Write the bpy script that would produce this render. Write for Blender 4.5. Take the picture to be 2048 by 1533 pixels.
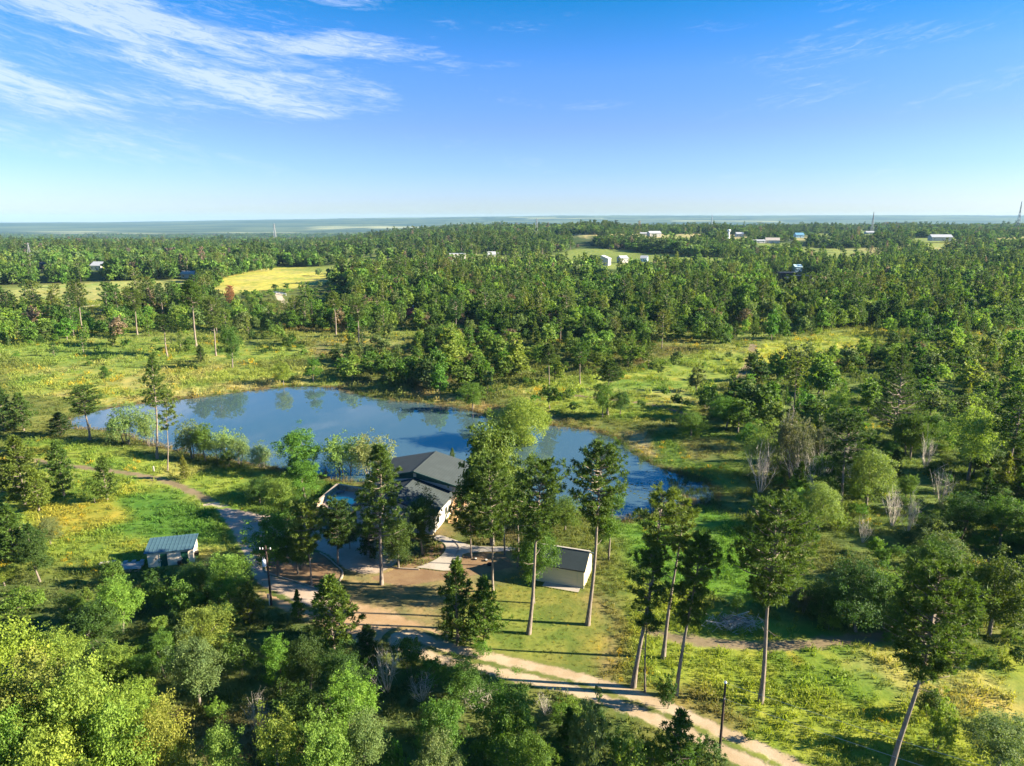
import bpy, math, random
import numpy as np
SC = bpy.context.scene
COL = SC.collection
for _o in list(bpy.data.objects): bpy.data.objects.remove(_o)
R = math.radians

# ------------------------------------------------------------------ camera
CAM_H, FPX, CX, CY = 50.0, 1365.0, 1024.0, 766.5          # photo pixels (2048 x 1533)
PITCH = math.atan((CY - 439.0) / FPX)
cam_d = bpy.data.cameras.new('camera'); cam = bpy.data.objects.new('camera', cam_d); COL.objects.link(cam)
cam.location = (0, 0, CAM_H); cam.rotation_euler = (math.pi / 2 - PITCH, 0, 0)
cam_d.sensor_width = 36.0; cam_d.lens = 36.0 * FPX / 2048.0
cam_d.clip_start = 1.0; cam_d.clip_end = 60000.0
SC.camera = cam
SC.render.resolution_x, SC.render.resolution_y = 1024, 766

# ------------------------------------------------------------------ light
SUN_EL, SUN_AZ = 23.0, 95.0                                  # azimuth clockwise from the view direction
sun_d = bpy.data.lights.new('sun', 'SUN'); sun = bpy.data.objects.new('sun', sun_d); COL.objects.link(sun)
sun_d.energy = 3.25; sun_d.angle = R(0.5); sun_d.color = (1.0, 0.86, 0.64)
sun.rotation_euler = (math.pi / 2 - R(SUN_EL), 0, math.pi - R(SUN_AZ))
W = bpy.data.worlds.new('World'); SC.world = W; W.use_nodes = True
SKY_STRENGTH = 0.15
EXPOSURE = 2.72
SC.view_settings.view_transform = 'Standard'; SC.view_settings.look = 'None'
SC.view_settings.gamma = 1.0; SC.view_settings.exposure = EXPOSURE; SC.view_settings.use_curve_mapping = False
HAZE = 0.000032
SC.cycles.use_denoising = True
SC.cycles.max_bounces = 6; SC.cycles.diffuse_bounces = 4; SC.cycles.glossy_bounces = 3
SC.cycles.transmission_bounces = 4; SC.cycles.volume_bounces = 1; SC.cycles.transparent_max_bounces = 4
SC.cycles.sample_clamp_indirect = 4.0

class NT:
    """small node-tree writer"""
    def __init__(s, tree): s.t = tree; tree.nodes.clear()
    def n(s, typ, ins=None, **kw):
        nd = s.t.nodes.new(typ)
        for k, v in kw.items(): setattr(nd, k, v)
        for k, v in (ins or {}).items():
            sock = nd.inputs[k]
            if isinstance(v, bpy.types.NodeSocket): s.t.links.new(v, sock)
            else: sock.default_value = v
        return nd
    def math(s, op, a, b=0.0, c=None, clamp=False):
        d = {0: a, 1: b}
        if c is not None: d[2] = c
        return s.n('ShaderNodeMath', d, operation=op, use_clamp=clamp).outputs[0]
    def mix(s, fac, a, b, blend='MIX'):
        nd = s.n('ShaderNodeMix', data_type='RGBA', blend_type=blend)
        for i, v in ((0, fac), (6, a), (7, b)):
            if isinstance(v, bpy.types.NodeSocket): s.t.links.new(v, nd.inputs[i])
            else: nd.inputs[i].default_value = v if i == 0 else (v if len(v) == 4 else (*v, 1))
        return nd.outputs[2]
    def ramp(s, fac, stops, interp='LINEAR'):
        nd = s.n('ShaderNodeValToRGB', {0: fac}); cr = nd.color_ramp; cr.interpolation = interp
        while len(cr.elements) < len(stops): cr.elements.new(0.5)
        for e, (p, c) in zip(cr.elements, stops):
            e.position = p; e.color = c if len(c) == 4 else (*c, 1)
        return nd.outputs[0]
    def noise(s, vec, scale, detail=3, rough=0.55, dist=0.0):
        return s.n('ShaderNodeTexNoise', {'Vector': vec, 'Scale': scale, 'Detail': detail, 'Roughness': rough, 'Distortion': dist}).outputs[0]
    def smooth(s, x, a, b):
        return s.n('ShaderNodeMapRange', {0: x, 1: a, 2: b, 3: 0.0, 4: 1.0}, interpolation_type='SMOOTHSTEP').outputs[0]

def build_world():
    t = NT(W.node_tree)
    sky = t.n('ShaderNodeTexSky', sky_type='NISHITA')
    sky.sun_disc = False; sky.sun_elevation = R(SUN_EL); sky.sun_rotation = R(SUN_AZ)
    sky.altitude = 100.0; sky.air_density = 1.0; sky.dust_density = 0.6; sky.ozone_density = 2.5
    d = t.n('ShaderNodeTexCoord').outputs['Generated']
    xyz = t.n('ShaderNodeSeparateXYZ', {0: d})
    x, y, z = xyz.outputs
    el = t.math('ARCSINE', t.math('MAXIMUM', z, 0.0))
    az = t.math('ARCTAN2', x, y)
    tt = t.math('SUBTRACT', el, t.math('MULTIPLY', t.math('MULTIPLY', az, az), 0.20))
    v = t.n('ShaderNodeCombineXYZ', {0: t.math('MULTIPLY', az, 7.0), 1: t.math('MULTIPLY', tt, 38.0), 2: 0.0}).outputs[0]
    fine = t.noise(v, 3.8, 10, 0.74, 0.9)
    big = t.noise(v, 0.5, 4, 0.5, 0.3)
    # a bank of cirrus to the left of the view, thin wisps elsewhere
    da = t.math('DIVIDE', t.math('ADD', az, 0.46), 0.42); de = t.math('DIVIDE', t.math('SUBTRACT', el, 0.205), 0.14)
    bank = t.math('SUBTRACT', 1.0, t.math('SQRT', t.math('ADD', t.math('MULTIPLY', da, da), t.math('MULTIPLY', de, de))), clamp=False)
    bank = t.smooth(bank, -0.15, 0.65)
    amt = t.math('ADD', t.math('MULTIPLY', bank, 0.62), t.math('MULTIPLY', t.smooth(big, 0.42, 0.62), 0.62))
    lo = t.math('SUBTRACT', 0.76, t.math('MULTIPLY', amt, 0.50))
    cl = t.math('DIVIDE', t.math('SUBTRACT', fine, lo), 0.36, clamp=True)
    cl = t.math('MULTIPLY', t.math('POWER', cl, 1.3), t.math('ADD', 0.25, t.math('MULTIPLY', amt, 0.75)))
    cl = t.math('MULTIPLY', cl, t.smooth(el, 0.02, 0.10))
    base = t.n('ShaderNodeHueSaturation', {'Saturation': 1.22, 'Value': 1.0, 'Color': sky.outputs[0]}).outputs[0]
    tint = t.ramp(t.math('MULTIPLY', el, 2.0), [(0.0, (0.171, 0.201, 0.278)), (0.054, (0.147, 0.173, 0.286)), (0.134, (0.125, 0.153, 0.256)), (0.24, (0.127, 0.140, 0.278)), (0.376, (0.113, 0.151, 0.248)), (0.56, (0.018, 0.138, 0.203)), (1.0, (0.018, 0.138, 0.203))])
    base = t.mix(1.0, base, tint, 'MULTIPLY')
    cloud = t.mix(1.0, t.n('ShaderNodeRGB').outputs[0], (1, 1, 1), 'MULTIPLY')
    t.t.nodes[-2].outputs[0].default_value = (1.02, 1.12, 1.48, 1)
    colr = t.mix(t.math('MULTIPLY', cl, 0.50), base, cloud)
    bg = t.n('ShaderNodeBackground', {0: colr, 1: SKY_STRENGTH})
    t.t.links.new(bg.outputs[0], t.n('ShaderNodeOutputWorld').inputs[0])
build_world()

# ------------------------------------------------------------------ numeric helpers
fw = np.array([0, math.cos(PITCH), -math.sin(PITCH)]); up = np.array([0, math.sin(PITCH), math.cos(PITCH)])
def vnoise(x, y, seed=0):
    xi = np.floor(x).astype(np.int64); yi = np.floor(y).astype(np.int64); fx = x - xi; fy = y - yi
    fx = fx * fx * (3 - 2 * fx); fy = fy * fy * (3 - 2 * fy)
    def h(a, b):
        n = (a * 374761393 + b * 668265263 + seed * 974711) & 0xffffffff
        n = ((n ^ (n >> 13)) * 1274126177) & 0xffffffff
        return ((n ^ (n >> 16)) & 0xffff) / 65535.0
    return (h(xi, yi) * (1 - fx) + h(xi + 1, yi) * fx) * (1 - fy) + (h(xi, yi + 1) * (1 - fx) + h(xi + 1, yi + 1) * fx) * fy
def fbm(x, y, sc, seed=0, oct=4):
    s = 0; a = 1; tot = 0
    for i in range(oct):
        s = s + a * vnoise(x / sc + 17.3 * i, y / sc - 9.1 * i, seed + i); tot += a; a *= 0.55; sc = sc / 2.03
    return s / tot
def sm(x, a, b):
    t = np.clip((x - a) / (b - a), 0, 1); return t * t * (3 - 2 * t)
def poly_sd(px, py, poly):
    """signed distance to polygon, positive inside"""
    P = np.array(poly, float); Q = np.roll(P, -1, 0)
    px = np.asarray(px, float); py = np.asarray(py, float)
    ins = np.zeros(px.shape, bool); dist = np.full(px.shape, 1e18)
    for (ax, ay), (bx, by) in zip(P, Q):
        if ay != by:
            c = ((ay > py) != (by > py)) & (px < (bx - ax) * (py - ay) / (by - ay) + ax); ins ^= c
        dx, dy = bx - ax, by - ay; L = dx * dx + dy * dy + 1e-12
        t = np.clip(((px - ax) * dx + (py - ay) * dy) / L, 0, 1)
        dist = np.minimum(dist, (px - ax - t * dx) ** 2 + (py - ay - t * dy) ** 2)
    d = np.sqrt(dist); return np.where(ins, d, -d)
def inside(px, py, poly):
    P = np.array(poly, float); Q = np.roll(P, -1, 0); ins = np.zeros(np.shape(px), bool)
    for (ax, ay), (bx, by) in zip(P, Q):
        if ay != by: ins ^= ((ay > py) != (by > py)) & (px < (bx - ax) * (py - ay) / (by - ay) + ax)
    return ins
def line_d(px, py, pts):
    d = np.full(np.shape(px), 1e18)
    for (ax, ay), (bx, by) in zip(pts[:-1], pts[1:]):
        dx, dy = bx - ax, by - ay; L = dx * dx + dy * dy + 1e-12
        t = np.clip(((px - ax) * dx + (py - ay) * dy) / L, 0, 1)
        d = np.minimum(d, (px - ax - t * dx) ** 2 + (py - ay - t * dy) ** 2)
    return np.sqrt(d)
def smooth_line(pts, n=6):
    P = np.array(pts, float); P = np.vstack([2 * P[0] - P[1], P, 2 * P[-1] - P[-2]]); out = []
    for i in range(1, len(P) - 2):
        for k in range(n):
            t = k / n; a, b, c, d = P[i - 1:i + 3]
            out.append(0.5 * ((2 * b) + (c - a) * t + (2 * a - 5 * b + 4 * c - d) * t * t + (3 * b - a - 3 * c + d) * t ** 3))
    out.append(P[-2]); return np.array(out)
def ray(px, py):
    return fw + np.array([1.0, 0, 0]) * (px - CX) / FPX - up * (py - CY) / FPX
def G0(px, py, z=0.0):
    d = ray(px, py); t = (z - CAM_H) / d[2]; return np.array([d[0] * t, d[1] * t, z])
def project(x, y, z):
    dz = z - CAM_H; w = y * fw[1] + dz * fw[2]; w = np.maximum(w, 1e-3)
    return CX + FPX * x / w, CY - FPX * (y * up[1] + dz * up[2]) / w

# ------------------------------------------------------------------ the lie of the land
WATER_Z = -1.15
POND_PX = [(140, 838), (215, 818), (300, 806), (380, 798), (450, 789), (530, 779), (600, 774), (680, 777), (700, 785), (760, 799), (830, 805),
           (900, 814), (960, 827), (1000, 842), (1060, 848), (1100, 852), (1150, 857), (1185, 862), (1235, 882), (1262, 905), (1300, 928), (1350, 948),
           (1400, 963), (1428, 985), (1418, 1005), (1340, 1012), (1290, 1032), (1235, 1042), (1190, 1030), (1140, 1022), (1060, 1008), (985, 985), (930, 970), (800, 962),
           (740, 966), (680, 962), (640, 948), (560, 936), (480, 922), (400, 910), (300, 887), (225, 862), (130, 856)]
POND = smooth_line([G0(a, b, WATER_Z)[:2] for a, b in POND_PX] + [G0(*POND_PX[0], WATER_Z)[:2]], 4)[:-1]
def terrain(x, y):
    x = np.asarray(x, float); y = np.asarray(y, float)
    a = x / np.maximum(y, 30.0)
    near = 1 - sm(y, 120, 500)
    z = (fbm(x, y, 60, 3, 3) - 0.5) * (0.5 + 2.2 * (1 - near))
    z = z + (fbm(x + 500, y, 420, 8, 3) - 0.5) * 16 * sm(y, 300, 900)
    rgt = sm(a, -0.32, -0.02)
    z = z + rgt * (15 * sm(y, 620, 1500)) - (1 - rgt) * 16 * sm(y, 700, 1600)
    z = z + 11 * np.exp(-((a - 0.115) / 0.055) ** 2 - ((y - 1500) / 260) ** 2)
    z = z + 8 * np.exp(-((a + 0.12) / 0.16) ** 2 - ((y - 1250) / 300) ** 2)
    ys = 2500 - 900 * (1 - rgt)
    z = z - (58 + 12 * rgt) * sm(y, ys, ys + 2300)
    hill = 60 + 40 * sm(a, -0.62, -0.22) + 18 * sm(a, -0.1, 0.1) + 26 * (fbm(x, y, 2600, 21, 3) - 0.5)
    z = z + hill * sm(y, 7000, 11500) * (1 - 0.0 * rgt)
    z = z + (66 + 10 * rgt) * sm(y, 10500, 13500) * sm(a, -0.75, 0.0) * 0.75
    # pond basin
    m = (np.abs(x) < 260) & (y > 60) & (y < 320)
    if np.any(m):
        xm, ym = x[m] if x.ndim else x, y[m] if y.ndim else y
        sd = poly_sd(xm, ym, POND)
        zz = z[m] if z.ndim else z
        bank = sm(sd, -14, -0.5)
        zz = zz * (1 - bank) + bank * (WATER_Z + 0.10)
        zz = zz - 1.6 * sm(sd, -0.6, 5.0)
        if z.ndim: z[m] = zz
        else: z = zz
    return z
def TZ(x, y): return float(terrain(np.array([float(x)]), np.array([float(y)]))[0])
def G(px, py):
    """ground point seen at a photo pixel"""
    p = G0(px, py, 0.0)
    if p[1] < 0 or p[1] > 9000: p = G0(px, 445, 0.0)
    for _ in range(12):
        z = TZ(p[0], p[1]); d = ray(px, py)
        if d[2] >= -1e-4: break
        t = (z - CAM_H) / d[2]
        q = np.array([d[0] * t, d[1] * t, z]); p = q if t < 14000 else p
    return p
def top_h(b, ty):
    """height of a thing that stands at b and reaches photo row ty"""
    d = ray(CX, ty); t = b[1] / d[1]; return CAM_H + d[2] * t - b[2]
def m_per_px(b): return float((b[1] * fw[1] + (b[2] + 4 - CAM_H) * fw[2]) / FPX)

# ------------------------------------------------------------------ mesh helpers
class MB:
    def __init__(s): s.v = []; s.f = []; s.n = 0; s.mi = []; s.a = []
    def add(s, v, f, mi=0, a=None):
        v = np.asarray(v, float).reshape(-1, 3); f = np.asarray(f, np.int64)
        s.v.append(v); s.f.append(f + s.n); s.n += len(v); s.mi.append(np.full(len(f), mi)); 
        s.a.append(np.zeros(len(f)) if a is None else np.broadcast_to(np.asarray(a, float), (len(f),)))
        return s
    def box(s, x0, x1, y0, y1, z0, z1, mi=0):
        v = [(x, y, z) for z in (z0, z1) for y in (y0, y1) for x in (x0, x1)]
        return s.add(v, [(0, 2, 3, 1), (4, 5, 7, 6), (0, 1, 5, 4), (2, 6, 7, 3), (0, 4, 6, 2), (1, 3, 7, 5)], mi)
    def hexa(s, v8, mi=0):
        return s.add(v8, [(0, 2, 3, 1), (4, 5, 7, 6), (0, 1, 5, 4), (2, 6, 7, 3), (0, 4, 6, 2), (1, 3, 7, 5)], mi)
    def tube(s, pts, rad, sides=6, mi=0, cap=True):
        P = np.asarray(pts, float); n = len(P); rad = np.broadcast_to(np.asarray(rad, float), (n,))
        T = np.gradient(P, axis=0); T /= np.linalg.norm(T, axis=1)[:, None] + 1e-9
        ref = np.where(np.abs(T[:, 2:3]) > 0.9, np.array([[1.0, 0, 0]]), np.array([[0, 0, 1.0]]))
        A = np.cross(T, ref); A /= np.linalg.norm(A, axis=1)[:, None] + 1e-9; B = np.cross(T, A)
        an = np.arange(sides) * 2 * math.pi / sides
        V = P[:, None] + rad[:, None, None] * (np.cos(an)[None, :, None] * A[:, None] + np.sin(an)[None, :, None] * B[:, None])
        i = np.arange(n - 1)[:, None] * sides; j = np.arange(sides)[None]; k = (j + 1) % sides
        F = np.stack([i + j, i + k, i + sides + k, i + sides + j], -1).reshape(-1, 4)
        s.add(V.reshape(-1, 3), F, mi)
        if cap and sides == 4: s.f.append(np.array([[s.n - 4, s.n - 3, s.n - 2, s.n - 1]])); s.mi.append(np.array([mi])); s.a.append(np.zeros(1))
        return s
    def mesh(s, name, mats, smooth=False, attr=None):
        me = bpy.data.meshes.new(name)
        if not s.v: return me
        V = np.vstack(s.v); me.vertices.add(len(V)); me.vertices.foreach_set('co', V.astype(np.float32).ravel())
        lens = np.concatenate([np.full(len(f), f.shape[1]) for f in s.f]); idx = np.concatenate([f.ravel() for f in s.f])
        me.loops.add(len(idx)); me.loops.foreach_set('vertex_index', idx.astype(np.int32))
        me.polygons.add(len(lens)); st = np.concatenate([[0], np.cumsum(lens)[:-1]])
        me.polygons.foreach_set('loop_start', st.astype(np.int32)); me.polygons.foreach_set('loop_total', lens.astype(np.int32))
        me.polygons.foreach_set('material_index', np.concatenate(s.mi).astype(np.int32))
        me.polygons.foreach_set('use_smooth', np.full(len(lens), bool(smooth)))
        if attr:
            at = me.attributes.new(attr, 'FLOAT', 'FACE'); at.data.foreach_set('value', np.concatenate(s.a).astype(np.float32))
        for m in (mats if isinstance(mats, (list, tuple)) else [mats]): me.materials.append(m)
        me.update(calc_edges=True); me.validate(); return me
def link(name, me, parent=None, loc=None, rz=0.0):
    o = bpy.data.objects.new(name, me); COL.objects.link(o)
    if parent is not None: o.parent = parent
    if loc is not None: o.location = loc
    if rz: o.rotation_euler = (0, 0, rz)
    return o
def tag(o, label, cat, group=None):
    o['label'] = label; o['category'] = cat
    if group: o['group'] = group
    return o
def thing(name, label, cat, loc=(0, 0, 0), rz=0.0, group=None):
    return tag(link(name, None, None, tuple(float(c) for c in loc), rz), label, cat, group)
def kind(o, k): o['kind'] = k; return o

# ------------------------------------------------------------------ materials
MATS = {}
def new_mat(name):
    m = bpy.data.materials.new(name); m.use_nodes = True; MATS[name] = m; return m, NT(m.node_tree)
def finish(t, shader): t.t.links.new(shader, t.n('ShaderNodeOutputMaterial').inputs[0])
def plain(name, col, rough=0.7, var=0.18, scale=1.5, bump=0.0, metal=0.0, spec=0.3, stretch=(1, 1, 1), detail=5):
    m, t = new_mat(name)
    co = t.n('ShaderNodeMapping', {'Vector': t.n('ShaderNodeTexCoord').outputs['Object'], 'Scale': stretch}).outputs[0]
    n = t.noise(co, scale, detail, 0.65)
    c = t.mix(t.smooth(n, 0.3, 0.7), [k * (1 - var) for k in col], [min(1, k * (1 + var)) for k in col])
    p = t.n('ShaderNodeBsdfPrincipled', {'Base Color': c, 'Roughness': rough, 'Metallic': metal, 'Specular IOR Level': spec})
    if bump: t.t.links.new(t.n('ShaderNodeBump', {'Height': n, 'Strength': bump, 'Distance': 0.05}).outputs[0], p.inputs['Normal'])
    finish(t, p.outputs[0]); return m
def leaf_mat(name, instanced, trans=0.42, rough=0.55, spec=0.25):
    m, t = new_mat(name)
    if instanced:
        col = t.n('ShaderNodeAttribute', attribute_type='INSTANCER', attribute_name='tint').outputs['Color']
    else:
        col = t.n('ShaderNodeObjectInfo').outputs['Color']
    lv = t.n('ShaderNodeAttribute', attribute_type='GEOMETRY', attribute_name='lv').outputs['Fac']
    col = t.mix(1.0, col, t.ramp(lv, [(0.0, (0.62, 0.70, 0.60)), (0.5, (1, 1, 1)), (1.0, (1.45, 1.28, 1.12))]), 'MULTIPLY')
    p = t.n('ShaderNodeBsdfPrincipled', {'Base Color': col, 'Roughness': rough, 'Specular IOR Level': spec})
    tr = t.n('ShaderNodeBsdfTranslucent', {0: t.mix(1.0, col, (1.15, 1.15, 0.5), 'MULTIPLY')})
    finish(t, t.n('ShaderNodeMixShader', {0: trans, 1: p.outputs[0], 2: tr.outputs[0]}).outputs[0]); return m
LEAF = leaf_mat('leaf', False); LEAF_I = leaf_mat('leaf_woodland', True)
NEEDLE = leaf_mat('needle', False, 0.36, 0.6, 0.2); NEEDLE_I = leaf_mat('needle_woodland', True, 0.36, 0.6, 0.2)
GLOSSY = leaf_mat('glossy_leaf', False, 0.18, 0.3, 0.5)
PINE_BARK = plain('pine_bark', (0.20, 0.165, 0.135), 0.9, 0.35, 3.0, 0.6, stretch=(2, 2, 0.5))
GREY_BARK = plain('grey_bark', (0.17, 0.145, 0.12), 0.9, 0.3, 4.0, 0.4, stretch=(2, 2, 0.5))
PALE_BARK = plain('pale_bark', (0.42, 0.36, 0.28), 0.85, 0.2, 4.0, 0.2)
DEAD_TWIG = plain('dead_twig', (0.46, 0.42, 0.36), 0.9, 0.25, 3.0)

def ground_colour(t, cover):
    """ground cover colour: broad cover from the survey attribute, broken up by tufts, dry stems and bare spots"""
    co = t.n('ShaderNodeTexCoord').outputs['Object']
    n1 = t.noise(co, 0.22, 6, 0.62, 0.4); n2 = t.noise(co, 1.6, 5, 0.7); n3 = t.noise(co, 0.045, 4, 0.6)
    c = t.mix(t.smooth(n1, 0.35, 0.68), t.mix(1.0, cover, (0.62, 0.80, 0.62), 'MULTIPLY'), t.mix(1.0, cover, (1.28, 1.20, 1.02), 'MULTIPLY'))
    c = t.mix(t.math('MULTIPLY', t.smooth(n2, 0.45, 0.75), 0.55), c, t.mix(1.0, c, (0.55, 0.62, 0.55), 'MULTIPLY'))
    c = t.mix(t.math('MULTIPLY', t.smooth(n3, 0.5, 0.75), 0.35), c, t.mix(1.0, c, (1.25, 1.05, 0.85), 'MULTIPLY'))
    h = t.math('ADD', t.math('MULTIPLY', n2, 0.6), t.math('MULTIPLY', n1, 0.8))
    return c, h, co
def make_ground_mat():
    m, t = new_mat('ground_cover')
    c, h, co = ground_colour(t, t.n('ShaderNodeAttribute', attribute_name='cover').outputs['Color'])
    b = t.n('ShaderNodeBump', {'Height': h, 'Strength': 0.5, 'Distance': 0.25}).outputs[0]
    finish(t, t.n('ShaderNodeBsdfPrincipled', {'Base Color': c, 'Roughness': 0.95, 'Specular IOR Level': 0.1, 'Normal': b}).outputs[0]); return m
GROUND = make_ground_mat()
def patch_mat(name, col_a, col_b, edge=0.6, noise_sc=0.9, crisp=False, rough=0.95, grain=6.0):
    """bare surface that frays into the surrounding ground cover along its rim (attribute 'rim' = metres inside the edge)"""
    m, t = new_mat(name)
    c, h, co = ground_colour(t, t.n('ShaderNodeAttribute', attribute_name='cover').outputs['Color'])
    rim = t.n('ShaderNodeAttribute', attribute_name='rim').outputs['Fac']
    n = t.noise(co, noise_sc, 5, 0.65); g = t.noise(co, grain, 4, 0.7); bl = t.noise(co, 0.3, 4, 0.6)
    d = t.mix(t.smooth(bl, 0.35, 0.65), col_a, col_b)
    d = t.mix(t.math('MULTIPLY', t.smooth(g, 0.4, 0.75), 0.4), d, t.mix(1.0, d, (0.66, 0.62, 0.58), 'MULTIPLY'))
    k = t.math('ADD', rim, 0.0) if crisp else t.math('ADD', rim, t.math('MULTIPLY', t.math('SUBTRACT', n, 0.5), edge * 3.2))
    f = t.smooth(k, -0.02, 0.02) if crisp else t.smooth(k, -edge * 0.35, edge * 0.75)
    hh = t.math('ADD', t.math('MULTIPLY', g, 0.3), t.math('MULTIPLY', t.math('MULTIPLY', h, t.math('SUBTRACT', 1.0, f)), 1.0))
    b = t.n('ShaderNodeBump', {'Height': hh, 'Strength': 0.4, 'Distance': 0.15}).outputs[0]
    finish(t, t.n('ShaderNodeBsdfPrincipled', {'Base Color': t.mix(f, c, d), 'Roughness': rough, 'Specular IOR Level': 0.15, 'Normal': b}).outputs[0]); return m

# ------------------------------------------------------------------ ground cover survey (world space, from where things lie in the photograph)
def gp(poly): return [tuple(G(a, b)[:2]) for a, b in poly]
LUSH, MEADOW, STRAW = (0.066, 0.135, 0.026), (0.170, 0.225, 0.045), (0.36, 0.30, 0.13)
LITTER, MUD, WOODS = (0.150, 0.110, 0.065), (0.21, 0.165, 0.10), (0.050, 0.065, 0.025)
OLIVE, YELLOW = (0.150, 0.150, 0.042), (0.38, 0.30, 0.05)
COVER = [  # polygon in photo pixels, colour, feather in metres
    ([(0, 870), (220, 885), (480, 940), (560, 960), (500, 1010), (470, 1110), (380, 1140), (180, 1150), (0, 1130)], (0.165, 0.20, 0.042), 6),
    ([(240, 1000), (330, 985), (440, 1030), (460, 1090), (300, 1075), (200, 1050)], LUSH, 5),
    ([(60, 1010), (200, 1000), (260, 1040), (150, 1060), (70, 1050)], (0.27, 0.24, 0.045), 4),
    ([(20, 1120), (180, 1130), (270, 1150), (200, 1200), (60, 1180)], (0.11, 0.13, 0.035), 4),
    ([(480, 950), (700, 965), (640, 1010), (560, 1040), (500, 1020)], (0.08, 0.12, 0.028), 3),
    ([(940, 1170), (1100, 1160), (1190, 1180), (1240, 1240), (1250, 1300), (1190, 1375), (1060, 1330), (900, 1290)], OLIVE, 2.5),
    ([(1150, 1190), (1200, 1180), (1265, 1250), (1270, 1300), (1210, 1370), (1195, 1310), (1225, 1260)], (0.20, 0.165, 0.07), 2.0),
    ([(1230, 1140), (1420, 1190), (1700, 1270), (2100, 1310), (2100, 1560), (1560, 1560), (1330, 1440), (1270, 1330), (1250, 1220)], (0.175, 0.20, 0.035), 4),
    ([(1230, 1370), (1420, 1370), (1560, 1450), (1480, 1490), (1320, 1440)], (0.20, 0.165, 0.06), 3),
    ([(1880, 1380), (2080, 1400), (2080, 1450), (1900, 1430)], (0.34, 0.28, 0.09), 4),
    ([(1230, 1040), (1420, 1010), (1560, 1080), (1640, 1190), (1500, 1230), (1330, 1190), (1240, 1120)], (0.085, 0.16, 0.026), 5),
    ([(1240, 880), (1420, 850), (1500, 900), (1490, 980), (1440, 1000), (1400, 955), (1300, 920)], (0.10, 0.15, 0.035), 5),
    ([(1340, 880), (1480, 880), (1480, 925), (1380, 925)], (0.15, 0.145, 0.06), 4),
    ([(1235, 865), (1300, 862), (1320, 915), (1280, 915)], (0.34, 0.27, 0.16), 3),
    ([(690, 775), (760, 785), (900, 805), (1000, 835), (1180, 855), (1150, 835), (990, 810), (900, 790), (760, 768)], (0.26, 0.19, 0.10), 3),
    ([(990, 830), (1180, 850), (1260, 880), (1240, 855), (1120, 830)], (0.17, 0.17, 0.06), 4),
    ([(0, 735), (180, 738), (330, 724), (560, 738), (670, 718), (660, 765), (520, 775), (230, 815), (100, 800), (0, 800)], (0.185, 0.205, 0.052), 10),
    ([(200, 800), (360, 775), (560, 755), (650, 760), (560, 776), (380, 796), (220, 815)], (0.24, 0.215, 0.09), 6),
    ([(0, 668), (330, 680), (600, 690), (660, 718), (330, 726), (180, 738), (0, 730)], (0.15, 0.19, 0.045), 15),
    ([(560, 660), (700, 660), (900, 690), (800, 720), (640, 712)], (0.20, 0.15, 0.09), 12),
    ([(0, 575), (250, 562), (340, 560), (430, 575), (330, 600), (190, 612), (0, 608)], (0.27, 0.27, 0.11), 12),
    ([(440, 556), (560, 533), (690, 536), (700, 556), (640, 572), (430, 590)], (0.42, 0.37, 0.09), 8),
    ([(1500, 700), (1600, 678), (1740, 655), (1760, 690), (1640, 705), (1500, 745)], (0.36, 0.33, 0.06), 8),
    ([(1020, 775), (1260, 740), (1480, 690), (1500, 745), (1420, 800), (1340, 840), (1100, 838)], (0.165, 0.195, 0.045), 8),
    ([(850, 518), (960, 518), (1060, 525), (1040, 542), (900, 547), (855, 535)], (0.33, 0.28, 0.12), 20),
    ([(1100, 474), (1480, 468), (1480, 478), (1300, 484), (1100, 482)], (0.36, 0.30, 0.17), 60),
    ([(1500, 474), (1660, 471), (1660, 479), (1500, 480)], (0.34, 0.28, 0.16), 60),
    ([(1650, 500), (1800, 495), (2048, 472), (2048, 492), (1930, 500), (1700, 512)], (0.33, 0.28, 0.14), 40),
    ([(1420, 800), (1640, 740), (1900, 740), (2048, 800), (2048, 1240), (1760, 1150), (1500, 900)], (0.100, 0.130, 0.042), 12),
    ([(1900, 1110), (2048, 1120), (2048, 1250), (1960, 1230)], (0.19, 0.15, 0.09), 5),
    ([(0, 1160), (470, 1190), (640, 1215), (760, 1290), (930, 1360), (1180, 1415), (1380, 1560), (0, 1900)], (0.080, 0.098, 0.036), 4),
    ([(190, 1395), (340, 1400), (400, 1440), (250, 1450)], (0.24, 0.17, 0.08), 3),
    ([(330, 1440), (520, 1430), (600, 1520), (420, 1540)], (0.14, 0.115, 0.055), 3),
]
COVER_W = [(gp(p), np.array(c), f) for p, c, f in COVER]
YARD_W = gp([(690, 1130), (860, 1140), (960, 1100), (1020, 1105), (1050, 1150), (960, 1180), (900, 1210), (860, 1290), (760, 1250), (690, 1200)])
FIELDS = [(-4300, 7000, 700, 160), (-2500, 6800, 500, 90), (-900, 8300, 1500, 170), (-1900, 8500, 700, 120), (900, 11000, 700, 160), (400, 11800, 500, 160), (3000, 9800, 900, 160), (-1400, 7600, 300, 70), (-3500, 6300, 600, 90)]
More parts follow.
